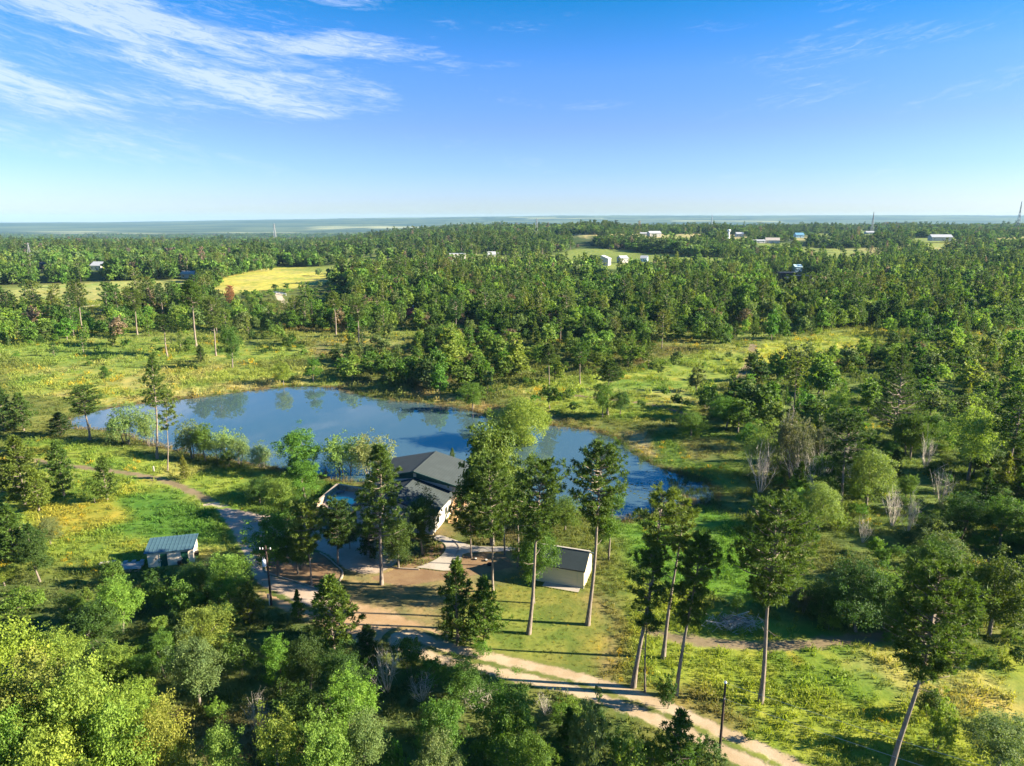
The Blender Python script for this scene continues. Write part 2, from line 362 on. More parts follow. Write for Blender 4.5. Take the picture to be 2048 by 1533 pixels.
def cover(x, y):
    x = np.asarray(x, float); y = np.asarray(y, float)
    w = fbm(x, y, 35, 5, 4); w2 = fbm(x, y, 9, 15, 3)
    c = np.empty((len(x), 3)); far = sm(y, 300, 900)[:, None]
    near_c = np.array([0.105, 0.115, 0.038]); c[:] = near_c * (1 - far) + np.array([0.040, 0.062, 0.022]) * far
    br = sm(w, 0.55, 0.72)[:, None] * (1 - far * 0.6); c = c * (1 - br) + np.array(LITTER) * br
    m = y < 2600
    idx = np.where(m)[0]
    if len(idx):
        xm, ym = x[idx], y[idx]; jit = (w[idx] - 0.5) * 2.2 + (w2[idx] - 0.5) * 1.4
        for P, col, f in COVER_W:
            P_ = np.array(P); lo, hi = P_.min(0) - 2 * f, P_.max(0) + 2 * f
            bb = (xm > lo[0]) & (xm < hi[0]) & (ym > lo[1]) & (ym < hi[1])
            if not bb.any(): continue
            k = sm(poly_sd(xm[bb], ym[bb], P) + jit[bb] * f * 0.8, -f * 0.5, f * 0.5)[:, None]
            i = idx[bb]; c[i] = c[i] * (1 - k) + col * k
        # lush and dry patches in the open grass, flowers
        lush = sm(fbm(xm, ym, 17, 31, 4), 0.55, 0.70) * 0.55; dry = sm(fbm(xm, ym, 22, 77, 4), 0.56, 0.70) * 0.55
        flo = sm(fbm(xm, ym, 12, 55, 4), 0.64, 0.72) * sm(fbm(xm, ym, 2.5, 56, 2), 0.45, 0.6) * 0.6
        op = np.clip((c[idx].sum(1) - 0.26) * 6, 0, 1)
        for k, cc in ((lush * op, LUSH), (dry * op, STRAW), (flo * op, YELLOW)):
            c[idx] = c[idx] * (1 - k[:, None]) + np.array(cc) * k[:, None]
        k = sm(poly_sd(xm, ym, YARD_W) + jit, -1.5, 1.5)[:, None]; c[idx] = c[idx] * (1 - k) + np.array([0.235, 0.180, 0.095]) * k
        nb = (np.abs(xm) < 260) & (ym < 320)
        if nb.any():
            sd = poly_sd(xm[nb], ym[nb], POND); k = sm(sd + (w2[idx][nb] - 0.5) * 3, -2.2, -0.2)[:, None]
            i = idx[nb]; c[i] = c[i] * (1 - k) + np.array(MUD) * 0.55 * k
    gr = np.clip((c[:, 1] / np.maximum(c[:, 0], 1e-3) - 0.85) * 4, 0, 1)[:, None]; c = c * (1 - gr) + c * np.array([1.06, 1.09, 0.98]) * 1.14 * gr
    i = np.where((y > 230) & (y < 2600))[0]
    if len(i):
        k = (1 - sm(fbm(x[i], y[i], 140, 63, 4), 0.38, 0.47))[:, None] * sm(y[i], 230, 320)[:, None] * 0.85
        c[i] = c[i] * (1 - k) + np.array([0.19, 0.225, 0.06]) * k
    i = np.where(y > 3000)[0]
    if len(i):
        k = sm(y[i], 3000, 4500)[:, None]; q = sm(fbm(x[i], y[i] * 2.2, 700, 19, 4), 0.45, 0.60)[:, None]
        c[i] = c[i] * (1 - k) + k * (np.array([0.026, 0.045, 0.020]) * (1 - q) + np.array([0.085, 0.105, 0.045]) * q)
    i = np.where(y > 5200)[0]
    if len(i):
        k = np.zeros(len(i))
        for fx, fy, wx, wy in FIELDS:
            q = np.maximum(np.abs((x[i] - fx) / wx), np.abs((y[i] - fy) / wy)) + (fbm(x[i], y[i], 500, 91, 3) - 0.5) * 0.9
            k = np.maximum(k, 1 - sm(q, 0.75, 0.95))
        c[i] = c[i] * (1 - k[:, None]) + np.array([0.34, 0.32, 0.19]) * k[:, None]
    return c
def set_attr(me, name, arr, typ='FLOAT_COLOR'):
    at = me.attributes.new(name, typ, 'POINT')
    if typ == 'FLOAT_COLOR': at.data.foreach_set('color', np.hstack([arr, np.ones((len(arr), 1))]).astype(np.float32).ravel())
    else: at.data.foreach_set('value', np.asarray(arr, np.float32))
def axis_vals(core0, core1, step, lo, hi, g=1.06):
    v = list(np.arange(core0, core1 + 1e-6, step)); s = step
    while v[-1] < hi: s *= g; v.append(v[-1] + s)
    v[-1] = hi; s = step; a = [core0]
    while a[-1] > lo: s *= g; a.append(a[-1] - s)
    a[-1] = lo
    return np.array(a[:0:-1] + v)
def build_ground():
    xs = axis_vals(-120, 130, 1.5, -15000, 15000, 1.055); ys = axis_vals(35, 260, 1.5, -150, 14000, 1.028)
    X, Y = np.meshgrid(xs, ys); x, y = X.ravel(), Y.ravel(); z = terrain(x, y)
    nx, ny = len(xs), len(ys); i = np.arange(ny - 1)[:, None] * nx + np.arange(nx - 1)[None]
    F = np.stack([i, i + 1, i + nx + 1, i + nx], -1).reshape(-1, 4)
    m = MB(); m.add(np.stack([x, y, z], 1), F); me = m.mesh('ground', GROUND, True)
    set_attr(me, 'cover', cover(x, y)); return kind(link('ground', me), 'structure')
build_ground()

def patch(name, mat, sdf, box, step, lift, margin):
    """a draped sheet over the ground where sdf (metres inside) > -margin"""
    xs = np.arange(box[0], box[2] + step, step); ys = np.arange(box[1], box[3] + step, step)
    X, Y = np.meshgrid(xs, ys); x, y = X.ravel(), Y.ravel(); s = sdf(x, y); nx = len(xs); ny = len(ys)
    i = np.arange(ny - 1)[:, None] * nx + np.arange(nx - 1)[None]
    F = np.stack([i, i + 1, i + nx + 1, i + nx], -1).reshape(-1, 4)
    F = F[(s[F] > -margin).all(1)]
    used, inv = np.unique(F, return_inverse=True); F = inv.reshape(-1, 4); x, y, s = x[used], y[used], s[used]
    z = terrain(x, y) + lift * np.clip((s + margin) / margin * 2, 0.15, 1)
    m = MB(); m.add(np.stack([x, y, z], 1), F); me = m.mesh(name, mat, True)
    set_attr(me, 'cover', cover(x, y)); set_attr(me, 'rim', s, 'FLOAT')
    return kind(link(name, me), 'structure')
def bounds(pts, pad):
    P = np.array(pts); return (P[:, 0].min() - pad, P[:, 1].min() - pad, P[:, 0].max() + pad, P[:, 1].max() + pad)
def strip(name, mat, px_line, width, step=0.45, lift=0.05, margin=1.2, medians=None):
    L = smooth_line([G(a, b)[:2] for a, b in px_line], 8)
    wd = np.interp(np.arange(len(L)), np.linspace(0, len(L) - 1, len(width)), width) if isinstance(width, (list, tuple)) else np.full(len(L), width)
    def sdf(x, y):
        best = np.full(len(x), -1e9); dd = np.full(len(x), 1e9)
        for k in range(len(L) - 1):
            (ax, ay), (bx, by) = L[k], L[k + 1]; dx, dy = bx - ax, by - ay
            t = np.clip(((x - ax) * dx + (y - ay) * dy) / (dx * dx + dy * dy + 1e-9), 0, 1)
            d = np.hypot(x - ax - t * dx, y - ay - t * dy); v = wd[k] / 2 - d
            if medians: v = np.minimum(v, np.where(np.abs(d) < 3, d - medians, v) + 0.0)
            up_ = d < dd if medians else v > best
            best = np.where(up_, v, best); dd = np.minimum(dd, d)
        return best
    return patch(name, mat, sdf, bounds(L, max(wd) / 2 + margin), step, lift, margin if not medians else max(margin, medians + 0.2)), L

DIRT = patch_mat('road_dirt', (0.36, 0.275, 0.17), (0.44, 0.355, 0.245), 0.55, 0.8)
ORANGE = patch_mat('orange_dirt', (0.33, 0.22, 0.12), (0.40, 0.285, 0.17), 1.2, 0.5)
GRAVEL = patch_mat('gravel', (0.36, 0.285, 0.215), (0.43, 0.35, 0.28), 0.5, 0.9, grain=9)
SAND = patch_mat('pale_sand', (0.42, 0.35, 0.26), (0.50, 0.44, 0.34), 0.8, 0.4)
TRAIL = patch_mat('trail_soil', (0.18, 0.145, 0.08), (0.23, 0.18, 0.11), 0.9, 0.5)
MULCH = patch_mat('needle_mulch', (0.185, 0.118, 0.068), (0.24, 0.168, 0.095), 0.5, 0.8)
CONCRETE = patch_mat('concrete', (0.36, 0.325, 0.28), (0.42, 0.38, 0.33), crisp=True, rough=0.8, grain=3)

strip('turnaround_dirt', ORANGE, [(560, 1185), (640, 1215), (730, 1245), (820, 1275), (900, 1300), (960, 1318)], [5, 6, 7.5, 6.5, 4.5, 3], 0.45, 0.03, 1.8)
ROAD_PX = [(1640, 1590), (1560, 1535), (1460, 1490), (1380, 1452), (1290, 1415), (1200, 1383), (1110, 1358), (1020, 1338), (940, 1320), (870, 1302), (810, 1280)]
strip('dirt_road', DIRT, ROAD_PX, 4.2, 0.3, 0.07, 1.1, medians=0.28)
DRIVE_PX = [(400, 1000), (440, 1012), (480, 1025), (530, 1040), (600, 1060), (680, 1090), (740, 1100), (790, 1130), (760, 1160), (690, 1150), (650, 1110), (560, 1090), (530, 1105), (528, 1140), (560, 1160), (640, 1190), (690, 1230), (640, 1240), (560, 1200), (505, 1150), (478, 1090), (450, 1035)]
DW = [tuple(G(a, b)[:2]) for a, b in [(424, 1008), (470, 1020), (540, 1032), (640, 1052), (720, 1075), (770, 1095), (800, 1118), (775, 1140), (735, 1150), (690, 1138), (640, 1104), (575, 1098), (535, 1112), (527, 1130), (540, 1150), (600, 1168), (668, 1190), (690, 1225), (640, 1222), (560, 1190), (512, 1165), (485, 1105), (462, 1060), (440, 1030)]]
DW = smooth_line(DW + [DW[0]], 4)[:-1]
patch('gravel_driveway', GRAVEL, lambda x, y: poly_sd(x, y, DW), bounds(DW, 1.2), 0.4, 0.09, 1.0)
strip('field_track', TRAIL, [(0, 905), (90, 925), (200, 940), (275, 950), (340, 966), (400, 992), (432, 1012)], [2.0, 2.0, 2.0, 2.0, 2.2, 2.6], 0.5, 0.03, 1.2)
strip('sand_patch', SAND, [(408, 1012), (428, 1010), (446, 1014)], 1.6, 0.35, 0.12, 0.8)
strip('meadow_trail', TRAIL, [(1300, 1265), (1390, 1282), (1500, 1292), (1600, 1290), (1690, 1280), (1790, 1272)], 2.2, 0.45, 0.03, 1.4)
strip('scrub_trail', TRAIL, [(1505, 690), (1503, 720), (1485, 750), (1465, 775), (1475, 800)], 3.5, 0.9, 0.08, 2.0)
strip('bank_trail', TRAIL, [(1130, 790), (1230, 800), (1310, 812), (1400, 835)], 2.6, 0.9, 0.06, 2.0)
strip('sandy_lane', SAND, [(556, 588), (562, 600), (580, 612), (594, 625), (604, 636)], 4.5, 1.2, 0.25, 2.5)
strip('pale_lane', SAND, [(-40, 632), (60, 628), (120, 622), (190, 612), (300, 603), (370, 598)], 5.0, 1.5, 0.3, 3.0)
strip('two_rut_lane', TRAIL, [(188, 640), (196, 650), (205, 628), (212, 618)], 3.0, 1.2, 0.2, 2.0)
WALK = gp([(832, 1137), (852, 1139), (905, 1143), (922, 1120), (935, 1108), (1020, 1104), (1022, 1096), (950, 1094), (905, 1080), (878, 1072), (868, 1080), (884, 1086), (892, 1096), (884, 1112), (862, 1126)])
WALK = smooth_line(WALK + [WALK[0]], 3)[:-1]
patch('needle_bed', MULCH, lambda x, y: poly_sd(x, y, gp([(770, 1118), (890, 1085), (1010, 1110), (1030, 1135), (960, 1150), (900, 1160), (800, 1175), (740, 1160)])), bounds(gp([(740, 1085), (1040, 1085), (1040, 1180), (735, 1180)]), 1.5), 0.5, 0.05, 1.5)
patch('concrete_walk', CONCRETE, lambda x, y: poly_sd(x, y, WALK), bounds(WALK, 0.5), 0.14, 0.16, 0.22)
ISLAND = gp([(531, 1128), (533, 1146), (560, 1156), (606, 1170), (645, 1182), (668, 1176), (686, 1150), (672, 1132), (640, 1108), (600, 1104), (556, 1112)])
ISLAND = smooth_line(ISLAND + [ISLAND[0]], 5)[:-1]
patch('needle_island', MULCH, lambda x, y: poly_sd(x, y, ISLAND), bounds(ISLAND, 0.5), 0.4, 0.13, 0.3)

# ------------------------------------------------------------------ pond
def make_water(name, deep, rough, bump, spec=0.5, ior=1.33, sc=0.5):
    m, t = new_mat(name); co = t.n('ShaderNodeMapping', {'Vector': t.n('ShaderNodeTexCoord').outputs['Object'], 'Scale': (1.0, 0.45, 1)}).outputs[0]
    h = t.noise(co, sc, 5, 0.6, 0.3); h2 = t.noise(co, 0.03, 3, 0.5)
    b = t.n('ShaderNodeBump', {'Height': h, 'Strength': t.math('MULTIPLY', t.smooth(h2, 0.3, 0.7), bump), 'Distance': 0.05}).outputs[0]
    finish(t, t.n('ShaderNodeBsdfPrincipled', {'Base Color': (*deep, 1), 'Roughness': rough, 'IOR': ior, 'Specular IOR Level': spec, 'Normal': b}).outputs[0]); return m
POND_WATER = make_water('pond_water', (0.055, 0.100, 0.115), 0.025, 0.08, 0.5, 2.3)
def build_pond():
    xs = np.arange(-165, 60, 3.0); ys = np.arange(80, 215, 3.0); X, Y = np.meshgrid(xs, ys); x, y = X.ravel(), Y.ravel()
    s = poly_sd(x, y, POND); nx, ny = len(xs), len(ys); i = np.arange(ny - 1)[:, None] * nx + np.arange(nx - 1)[None]
    F = np.stack([i, i + 1, i + nx + 1, i + nx], -1).reshape(-1, 4); F = F[(s[F] > -5.0).any(1)]
    used, inv = np.unique(F, return_inverse=True); m = MB(); m.add(np.stack([x[used], y[used], np.full(len(used), WATER_Z)], 1), inv.reshape(-1, 4))
    return kind(link('pond_water', m.mesh('pond_water', POND_WATER, True)), 'structure')
build_pond()

# ------------------------------------------------------------------ plants: shapes
def unit(v): return v / (np.linalg.norm(v, axis=-1, keepdims=True) + 1e-9)
def leaves(m, pts, nrm, size, rng, aspect=0.62, lv=None, mi=0, hang=0.0):
    """leaf-sized four-cornered faces at pts facing nrm"""
    n = len(pts)
    if n == 0: return
    t = rng.normal(size=(n, 3)); t[:, 2] -= hang; t = unit(t - nrm * (t * nrm).sum(1)[:, None]); b = np.cross(nrm, t)
    s = size * rng.uniform(0.6, 1.3, n)[:, None]
    V = np.stack([pts - t * s, pts + b * s * aspect - nrm * s * 0.18, pts + t * s, pts - b * s * aspect - nrm * s * 0.18], 1).reshape(-1, 3)
    m.add(V, np.arange(4 * n).reshape(-1, 4), mi, rng.uniform(0.25, 0.75, n) if lv is None else lv)
def blades(m, pts, dirs, length, width, rng, lv=None, mi=0):
    """needle sprays: narrow pointed faces"""
    n = len(pts); d = unit(dirs); s = unit(np.cross(d, rng.normal(size=(n, 3)))); L = length * rng.uniform(0.7, 1.2, n)[:, None]
    V = np.stack([pts - s * width * 0.35, pts + d * L * 0.55 + s * width, pts + d * L, pts + d * L * 0.55 - s * width], 1).reshape(-1, 3)
    m.add(V, np.arange(4 * n).reshape(-1, 4), mi, lv)
def crown_leafy(rng, h, r, clumps=80, per=26, leaf=0.2, base=0.22, lobes=9, dens=1.0, hang=0.0, aspect=0.62, squash=1.0, lean=0.0, shoots=0.24):
    """uneven crown of leaf clumps round several limbs; returns crown builder, limb tips"""
    m = MB(); zc = h * (base + 1) / 2; hz = h * (1 - base) / 2
    C, Rr = [], []
    for k in range(lobes):
        u = unit(rng.normal(size=3)); u[2] = u[2] * 0.9 + 0.1; q = rng.uniform(0.38, 0.84)
        w = 1.0 - 0.35 * max(0, u[2] * q)
        C.append([u[0] * r * q * w + lean * u[2], u[1] * r * q * w, zc + u[2] * hz * q * squash]); Rr.append(r * rng.uniform(0.30, 0.54))
    C.append([0, 0, h - r * 0.46]); Rr.append(r * 0.46); C = np.array(C); Rr = np.array(Rr)
    k = rng.integers(0, len(C), clumps * 3); u = unit(rng.normal(size=(len(k), 3))); u[:, 2] = np.abs(u[:, 2]) * 0.75 + u[:, 2] * 0.45
    P = C[k] + u * Rr[k][:, None] * rng.uniform(0.72, 1.08, len(k))[:, None]
    # keep clumps near the outside of the union of lobes
    dmin = (np.linalg.norm(P[:, None] - C[None], axis=2) / Rr[None]).min(1); keep = np.where((dmin > 0.62) & (P[:, 2] > max(h * base * 0.6, 0.04 * h)))[0][:clumps]
    P, u, k = P[keep], u[keep], k[keep]
    sh = rng.uniform(0, 1, len(P)) < shoots; P = P + u * (sh * rng.uniform(0.15, 0.50, len(P)))[:, None] * r * 0.55 + np.array([0, 0, 1.0]) * (sh * rng.uniform(0, 0.40, len(P)))[:, None] * r
    cl = rng.normal(0.5, 0.19, len(P)); size = np.where(sh, 0.6, rng.uniform(0.7, 1.25, len(P)))
    n = rng.poisson(per * dens, len(P)) + 4; j = np.repeat(np.arange(len(P)), n)
    off = rng.normal(size=(len(j), 3)) * (Rr[k][j] * 0.25 * size[j])[:, None]; off[:, 2] *= 0.75
    pts = P[j] + off; nr = unit(u[j] * 0.55 + rng.normal(size=(len(j), 3)) * 0.62 + np.array([0, 0, 0.35]))
    leaves(m, pts, nr, leaf, rng, aspect, np.clip(cl[j] + rng.normal(0, 0.10, len(j)), 0, 1), 0, hang)
    return m, C, Rr
def trunk_leafy(rng, h, r, C, th=None, stems=1, sides=6, spread=0.0):
    m = MB(); r0 = th or h * 0.020
    for s in range(stems):
        b = np.array([rng.normal() * spread, rng.normal() * spread, -0.2]); top = np.array([b[0] * 2 + rng.normal() * 0.06 * h, b[1] * 2 + rng.normal() * 0.06 * h, h * 0.72])
        mid = (b + top) / 2 + rng.normal(size=3) * 0.02 * h; fork = b + (mid - b) * 0.75
        m.tube(np.array([b, fork, mid, (mid + top) / 2, top]), np.array([1.25, 1.0, 0.8, 0.5, 0.2]) * r0, sides)
        for c in C[rng.permutation(len(C))[: 4 if stems > 1 else 7]]:
            st = fork + (top - fork) * rng.uniform(0.0, 0.5); q = (st + c) / 2 + np.array([0, 0, 0.04 * h])
            m.tube([st, q, c], np.array([0.5, 0.34, 0.12]) * r0, max(3, sides - 2))
    return m
def pine(rng, h, cb, r, n_br=46, clumps=7, nb=15, L=0.42, Wd=0.05, profile='round', sides=8, th=None, lean=(0, 0), bend=0.02, up=0.18, droop=0.0, stubs=4, gap=0.0):
    """trunk, bare below cb*h, then whorls of limbs that carry flat pads of needle sprays"""
    t = MB(); c = MB(); r0 = th or 0.0095 * h + 0.05
    zz = np.linspace(0, 1, 10); ph = rng.uniform(0, 6.28, 2)
    bx = np.sin(zz * 4.2 + ph[0]) * bend * h * zz * (1 - zz) * 2.0; by = np.sin(zz * 3.3 + ph[1]) * bend * h * zz * (1 - zz) * 2.0
    ctr = np.stack([bx + lean[0] * (zz + 0.25 * zz * (1 - zz)), by + lean[1] * zz, zz * h - 0.25 * (zz == 0)], 1)
    rad = r0 * (1 - zz * 0.86) * (1 + 0.45 * np.exp(-zz * 26)); t.tube(ctr, rad, sides)
    at = lambda f: np.array([np.interp(f, zz, ctr[:, i]) for i in range(3)])
    for i in range(stubs):
        f = rng.uniform(min(0.3, cb) if cb < 0.34 else max(0.3, cb - 0.28), cb + 0.06); p = at(f); a = rng.uniform(0, 6.28); l = rng.uniform(0.5, 2.0) * r * 0.3
        d = np.array([math.cos(a), math.sin(a), rng.uniform(-0.1, 0.5)]); t.tube([p, p + d * l * 0.6, p + d * l + np.array([0, 0, 0.15 * l])], [0.045, 0.03, 0.01], 3)
    fs = cb + (1 - cb) * (np.arange(n_br) + rng.uniform(0, 1, n_br)) / n_br; ga = rng.uniform(0, 6.28)
    P, D, LV = [], [], []
    for i, f in enumerate(fs):
        q = (f - cb) / (1 - cb)
        if profile == 'round': pr = (0.42 + 0.58 * math.sin(min(1, q / 0.42) * 1.57)) if q < 0.42 else math.sqrt(max(0.02, 1 - ((q - 0.42) / 0.62) ** 2))
        elif profile == 'flat': pr = 0.35 + 0.65 * math.sin(min(1, q / 0.6) * 1.57) if q < 0.75 else 1 - 0.6 * (q - 0.75) / 0.25
        elif profile == 'tall': pr = (0.75 + 0.25 * q / 0.2) if q < 0.2 else max(0.10, 1 - ((q - 0.2) / 0.86) ** 1.3)
        else: pr = max(0.08, (1 - q) ** 0.8) * (0.55 + 0.45 * min(1, q / 0.18))
        l = r * pr * rng.choice([rng.uniform(0.75, 1.08), rng.uniform(0.4, 0.8)], p=[0.72, 0.28])
        a = ga + i * 2.399 + rng.normal() * 0.35; p = at(f); upk = up + 0.5 * q * q + rng.normal() * 0.10 - droop * (1 - q)
        d = np.array([math.cos(a), math.sin(a), 0.0]); side = np.array([-d[1], d[0], 0])
        s = np.linspace(0, 1, 5)[:, None]; cur = p + d * l * s + np.array([0, 0, 1.0]) * l * (upk * s + 0.10 * s * s - 0.06 * np.sin(s * 3.1))
        t.tube(cur[[0, 2, 4]], np.array([0.030, 0.018, 0.006]) * max(1.2, l), 3, cap=False)
        if rng.uniform() < gap: continue
        k = max(2, int(clumps * (0.45 + 0.55 * l / r)))
        for j in range(k):
            sj = rng.uniform(0.30, 1.0); o = at(f) + d * l * sj + np.array([0, 0, 1.0]) * l * (upk * sj + 0.10 * sj * sj)
            o = o + side * rng.normal() * 0.17 * l * (0.4 + sj) + np.array([0, 0, 0.05 * abs(rng.normal())]) * r
            n = nb; dd = rng.normal(size=(n, 3)) * 0.9 + d * 0.55 + np.array([0, 0, 0.65])
            P.append(o + rng.normal(size=(n, 3)) * 0.10 * L); D.append(dd); LV.append(np.full(n, np.clip(rng.normal(0.5, 0.17), 0, 1)))
    P = np.vstack(P); blades(c, P, np.vstack(D), L, Wd, rng, np.clip(np.concatenate(LV) + rng.normal(0, 0.07, len(P)), 0, 1))
    return t, c
def willow(rng, h, r, strands=150, per=14, leaf=0.16, stems=4, base=0.1, clumps=130, cper=16):
    m, C, Rr = crown_leafy(rng, h, r, clumps, cper, leaf * 1.2, base, 12, 1.0, 1.2, 0.35)
    k = rng.integers(0, len(C), strands); u = unit(rng.normal(size=(strands, 3))); u[:, 2] = np.abs(u[:, 2]) * 0.8
    S = C[k] + u * Rr[k][:, None]; out = unit(S * np.array([1, 1, 0]) + 1e-3)
    j = np.repeat(np.arange(strands), per); s = rng.uniform(0, 1, len(j)); ln = rng.uniform(0.18, 0.42, strands) * h
    pts = S[j] + out[j] * (s * 0.22 * r)[:, None] * np.sqrt(1.0) + np.array([0, 0, -1.0]) * (s ** 1.5 * ln[j])[:, None] + rng.normal(size=(len(j), 3)) * 0.05 * r
    pts[:, 2] = np.maximum(pts[:, 2], 0.25)
    leaves(m, pts, unit(out[j] * 0.6 + rng.normal(size=(len(j), 3)) * 0.5 + np.array([0, 0, 0.8])), leaf, rng, 0.32, np.clip(rng.normal(0.55, 0.16, strands)[j], 0, 1), 0, 1.5)
    return trunk_leafy(rng, h, r, C, h * 0.014, stems, 5, 0.12 * r), m
def bare_bush(rng, h, r, stems=14, twigs=9):
    m = MB()
    for i in range(stems):
        a = rng.uniform(0, 6.28); e = rng.uniform(0.15, 1.0); tip = np.array([math.cos(a) * r * e, math.sin(a) * r * e, h * rng.uniform(0.6, 1.0) * (1.1 - 0.4 * e)])
        b = tip * np.array([0.12, 0.12, 0]); q = b * 0.4 + tip * 0.5 + rng.normal(size=3) * 0.06 * r
        m.tube([b, q, tip], np.array([0.030, 0.020, 0.006]) * (0.5 + h / 6), 3, cap=False)
        for k in range(twigs):
            s = rng.uniform(0.3, 1); p = b + (tip - b) * s + (q - (b + tip) / 2) * 4 * s * (1 - s) * 0.5; dr = unit(rng.normal(size=3) + np.array([0, 0, 0.8]) + unit(tip) * 0.8)
            m.tube([p, p + dr * rng.uniform(0.15, 0.38) * h], [0.013, 0.005], 3, cap=False)
    return m

rs = lambda s: np.random.default_rng(s)
PROTO = {}      # (kind, lod) -> list of (height, radius, trunk mesh or None, crown mesh)
def keep(kd, lod, h, r, tm, cm, bark, leafm): 
    PROTO.setdefault((kd, lod), []).append((h, r, tm.mesh(kd + '_trunk', bark, True) if tm is not None else None, cm.mesh(kd + '_crown', leafm, False, 'lv')))
def one(kd, h, r, tm, cm, bark, leafm, lod='w'):                      # trunk and crown in one mesh, for woods seen from afar
    m = MB()
    for b, mi in ((cm, 0), (tm, 1)):
        if b is None: continue
        o = 0
        for v, f, a in zip(b.v, b.f, b.a): m.add(v, f - o, mi, a); o += len(v)
    PROTO.setdefault((kd, lod), []).append((h, r, None, m.mesh(kd + '_far', [leafm, bark], False, 'lv')))
def build_protos():
    for i in range(4):
        g = rs(100 + i); t, c = pine(g, 18, 0.50 + 0.06 * (i % 3), 3.3 + 0.3 * (i % 2), 62, 9, 20, 0.48, 0.060, ('round', 'flat', 'tall', 'round')[i]); keep('pine', 0, 18, 3.4, t, c, PINE_BARK, NEEDLE)
        g = rs(120 + i); t, c = pine(g, 18, 0.30 + 0.10 * (i % 3), 3.6, 34, 6, 9, 0.80, 0.17, ('round', 'tall', 'flat', 'round')[i], 5, stubs=1); keep('pine', 1, 18, 3.6, t, c, PINE_BARK, NEEDLE)
        g = rs(140 + i); t, c = pine(g, 18, (0.12, 0.3, 0.2, 0.42)[i], 3.6, 26, 4, 6, 1.15, 0.36, ('tall', 'tall', 'round', 'round')[i], 3, stubs=0, th=0.26); one('pine', 18, 3.6, t, c, PINE_BARK, NEEDLE_I)
        g = rs(150 + i); t, c = pine(g, 18, (0.15, 0.3, 0.4, 0.45)[i], 3.6, 32, 5, 9, 0.80, 0.17, ('tall', 'tall', 'round', 'round')[i], 4, stubs=0, th=0.26); one('pine', 18, 3.6, t, c, PINE_BARK, NEEDLE_I, 'm')
        g = rs(160 + i); t, c = pine(g, 7, 0.06, 2.1, 62, 8, 18, 0.36, 0.046, ('cone', 'tall', 'cone', 'tall')[i], 5, up=0.35, stubs=0); keep('young', 0, 7, 2.1, t, c, PINE_BARK, NEEDLE)
        g = rs(180 + i); t, c = pine(g, 7, 0.06, 2.1, 28, 4, 7, 0.65, 0.13, ('cone', 'tall', 'cone', 'tall')[i], 3, up=0.35, stubs=0); keep('young', 1, 7, 2.1, t, c, PINE_BARK, NEEDLE)
        g = rs(200 + i); t, c = pine(g, 7, 0.06, 2.1, 15, 3, 5, 0.95, 0.26, ('cone', 'tall', 'cone', 'tall')[i], 3, up=0.3, stubs=0); one('young', 7, 2.1, t, c, PINE_BARK, NEEDLE_I); g = rs(210 + i); t, c = pine(g, 7, 0.06, 2.1, 30, 4, 8, 0.62, 0.13, ('cone', 'tall', 'cone', 'tall')[i], 3, up=0.3, stubs=0); one('young', 7, 2.1, t, c, PINE_BARK, NEEDLE_I, 'm')
    for i in range(6):
        g = rs(300 + i); c, C, _ = crown_leafy(g, 8, 3.2, 230, 62, 0.098, 0.03 + 0.05 * (i % 3), 10 + i % 3, lean=0.3 * (i % 2)); keep('leafy', 0, 8, 3.2, trunk_leafy(g, 8, 3.2, C), c, GREY_BARK, LEAF)
        g = rs(320 + i); c, C, _ = crown_leafy(g, 8, 3.2, 105, 13, 0.33, (-0.16, 0.0, -0.08)[i % 3], 10); keep('leafy', 1, 8, 3.2, trunk_leafy(g, 8, 3.2, C, sides=4), c, GREY_BARK, LEAF)
        g = rs(340 + i); c, C, _ = crown_leafy(g, 8, 3.2, 50, 7, 0.56, (-0.16, 0.0, -0.08)[i % 3], 8); one('leafy', 8, 3.2, None, c, GREY_BARK, LEAF_I)
        g = rs(350 + i); c, C, _ = crown_leafy(g, 8, 3.2, 105, 13, 0.33, (-0.16, 0.0, -0.08)[i % 3], 10); one('leafy', 8, 3.2, None, c, GREY_BARK, LEAF_I, 'm')
        g = rs(360 + i); c, C, _ = crown_leafy(g, 2.4, 1.6, 80, 34, 0.085, 0.02, 9); m = trunk_leafy(g, 2.4, 1.6, C, 0.03, 3, 3, 0.15); keep('shrub', 0, 2.4, 1.6, m, c, GREY_BARK, LEAF)
        g = rs(380 + i); c, C, _ = crown_leafy(g, 2.4, 1.6, 30, 11, 0.21, 0.02, 7); keep('shrub', 1, 2.4, 1.6, None, c, GREY_BARK, LEAF)
        g = rs(400 + i); c, C, _ = crown_leafy(g, 2.4, 1.6, 20, 6, 0.34, 0.02, 6); one('shrub', 2.4, 1.6, None, c, GREY_BARK, LEAF_I)
        g = rs(410 + i); c, C, _ = crown_leafy(g, 2.4, 1.6, 36, 14, 0.17, 0.02, 7); one('shrub', 2.4, 1.6, None, c, GREY_BARK, LEAF_I, 'm')
    for i in range(4):
        g = rs(500 + i); t, c = willow(g, 7, 3.2, 190, 15, 0.16); keep('willow', 0, 7, 3.2, t, c, GREY_BARK, LEAF)
        g = rs(520 + i); c, C, _ = crown_leafy(g, 6, 2.6, 300, 46, 0.075, 0.0, 13, squash=1.1); keep('cedar', 0, 6, 2.6, trunk_leafy(g, 6, 2.6, C), c, GREY_BARK, NEEDLE)
        keep('bare', 0, 4, 2.0, None, bare_bush(rs(540 + i), 4, 2.0, 16, 10), GREY_BARK, DEAD_TWIG)
build_protos()
g_ = rs(555); c_, C_, _q = crown_leafy(g_, 9, 4.2, 560, 46, 0.13, 0.0, 16, hang=0.5, aspect=0.5, shoots=0.06); t_ = trunk_leafy(g_, 9, 4.2, C_, None, 4); keep('willow', 1, 9, 4.2, t_, c_, GREY_BARK, LEAF)
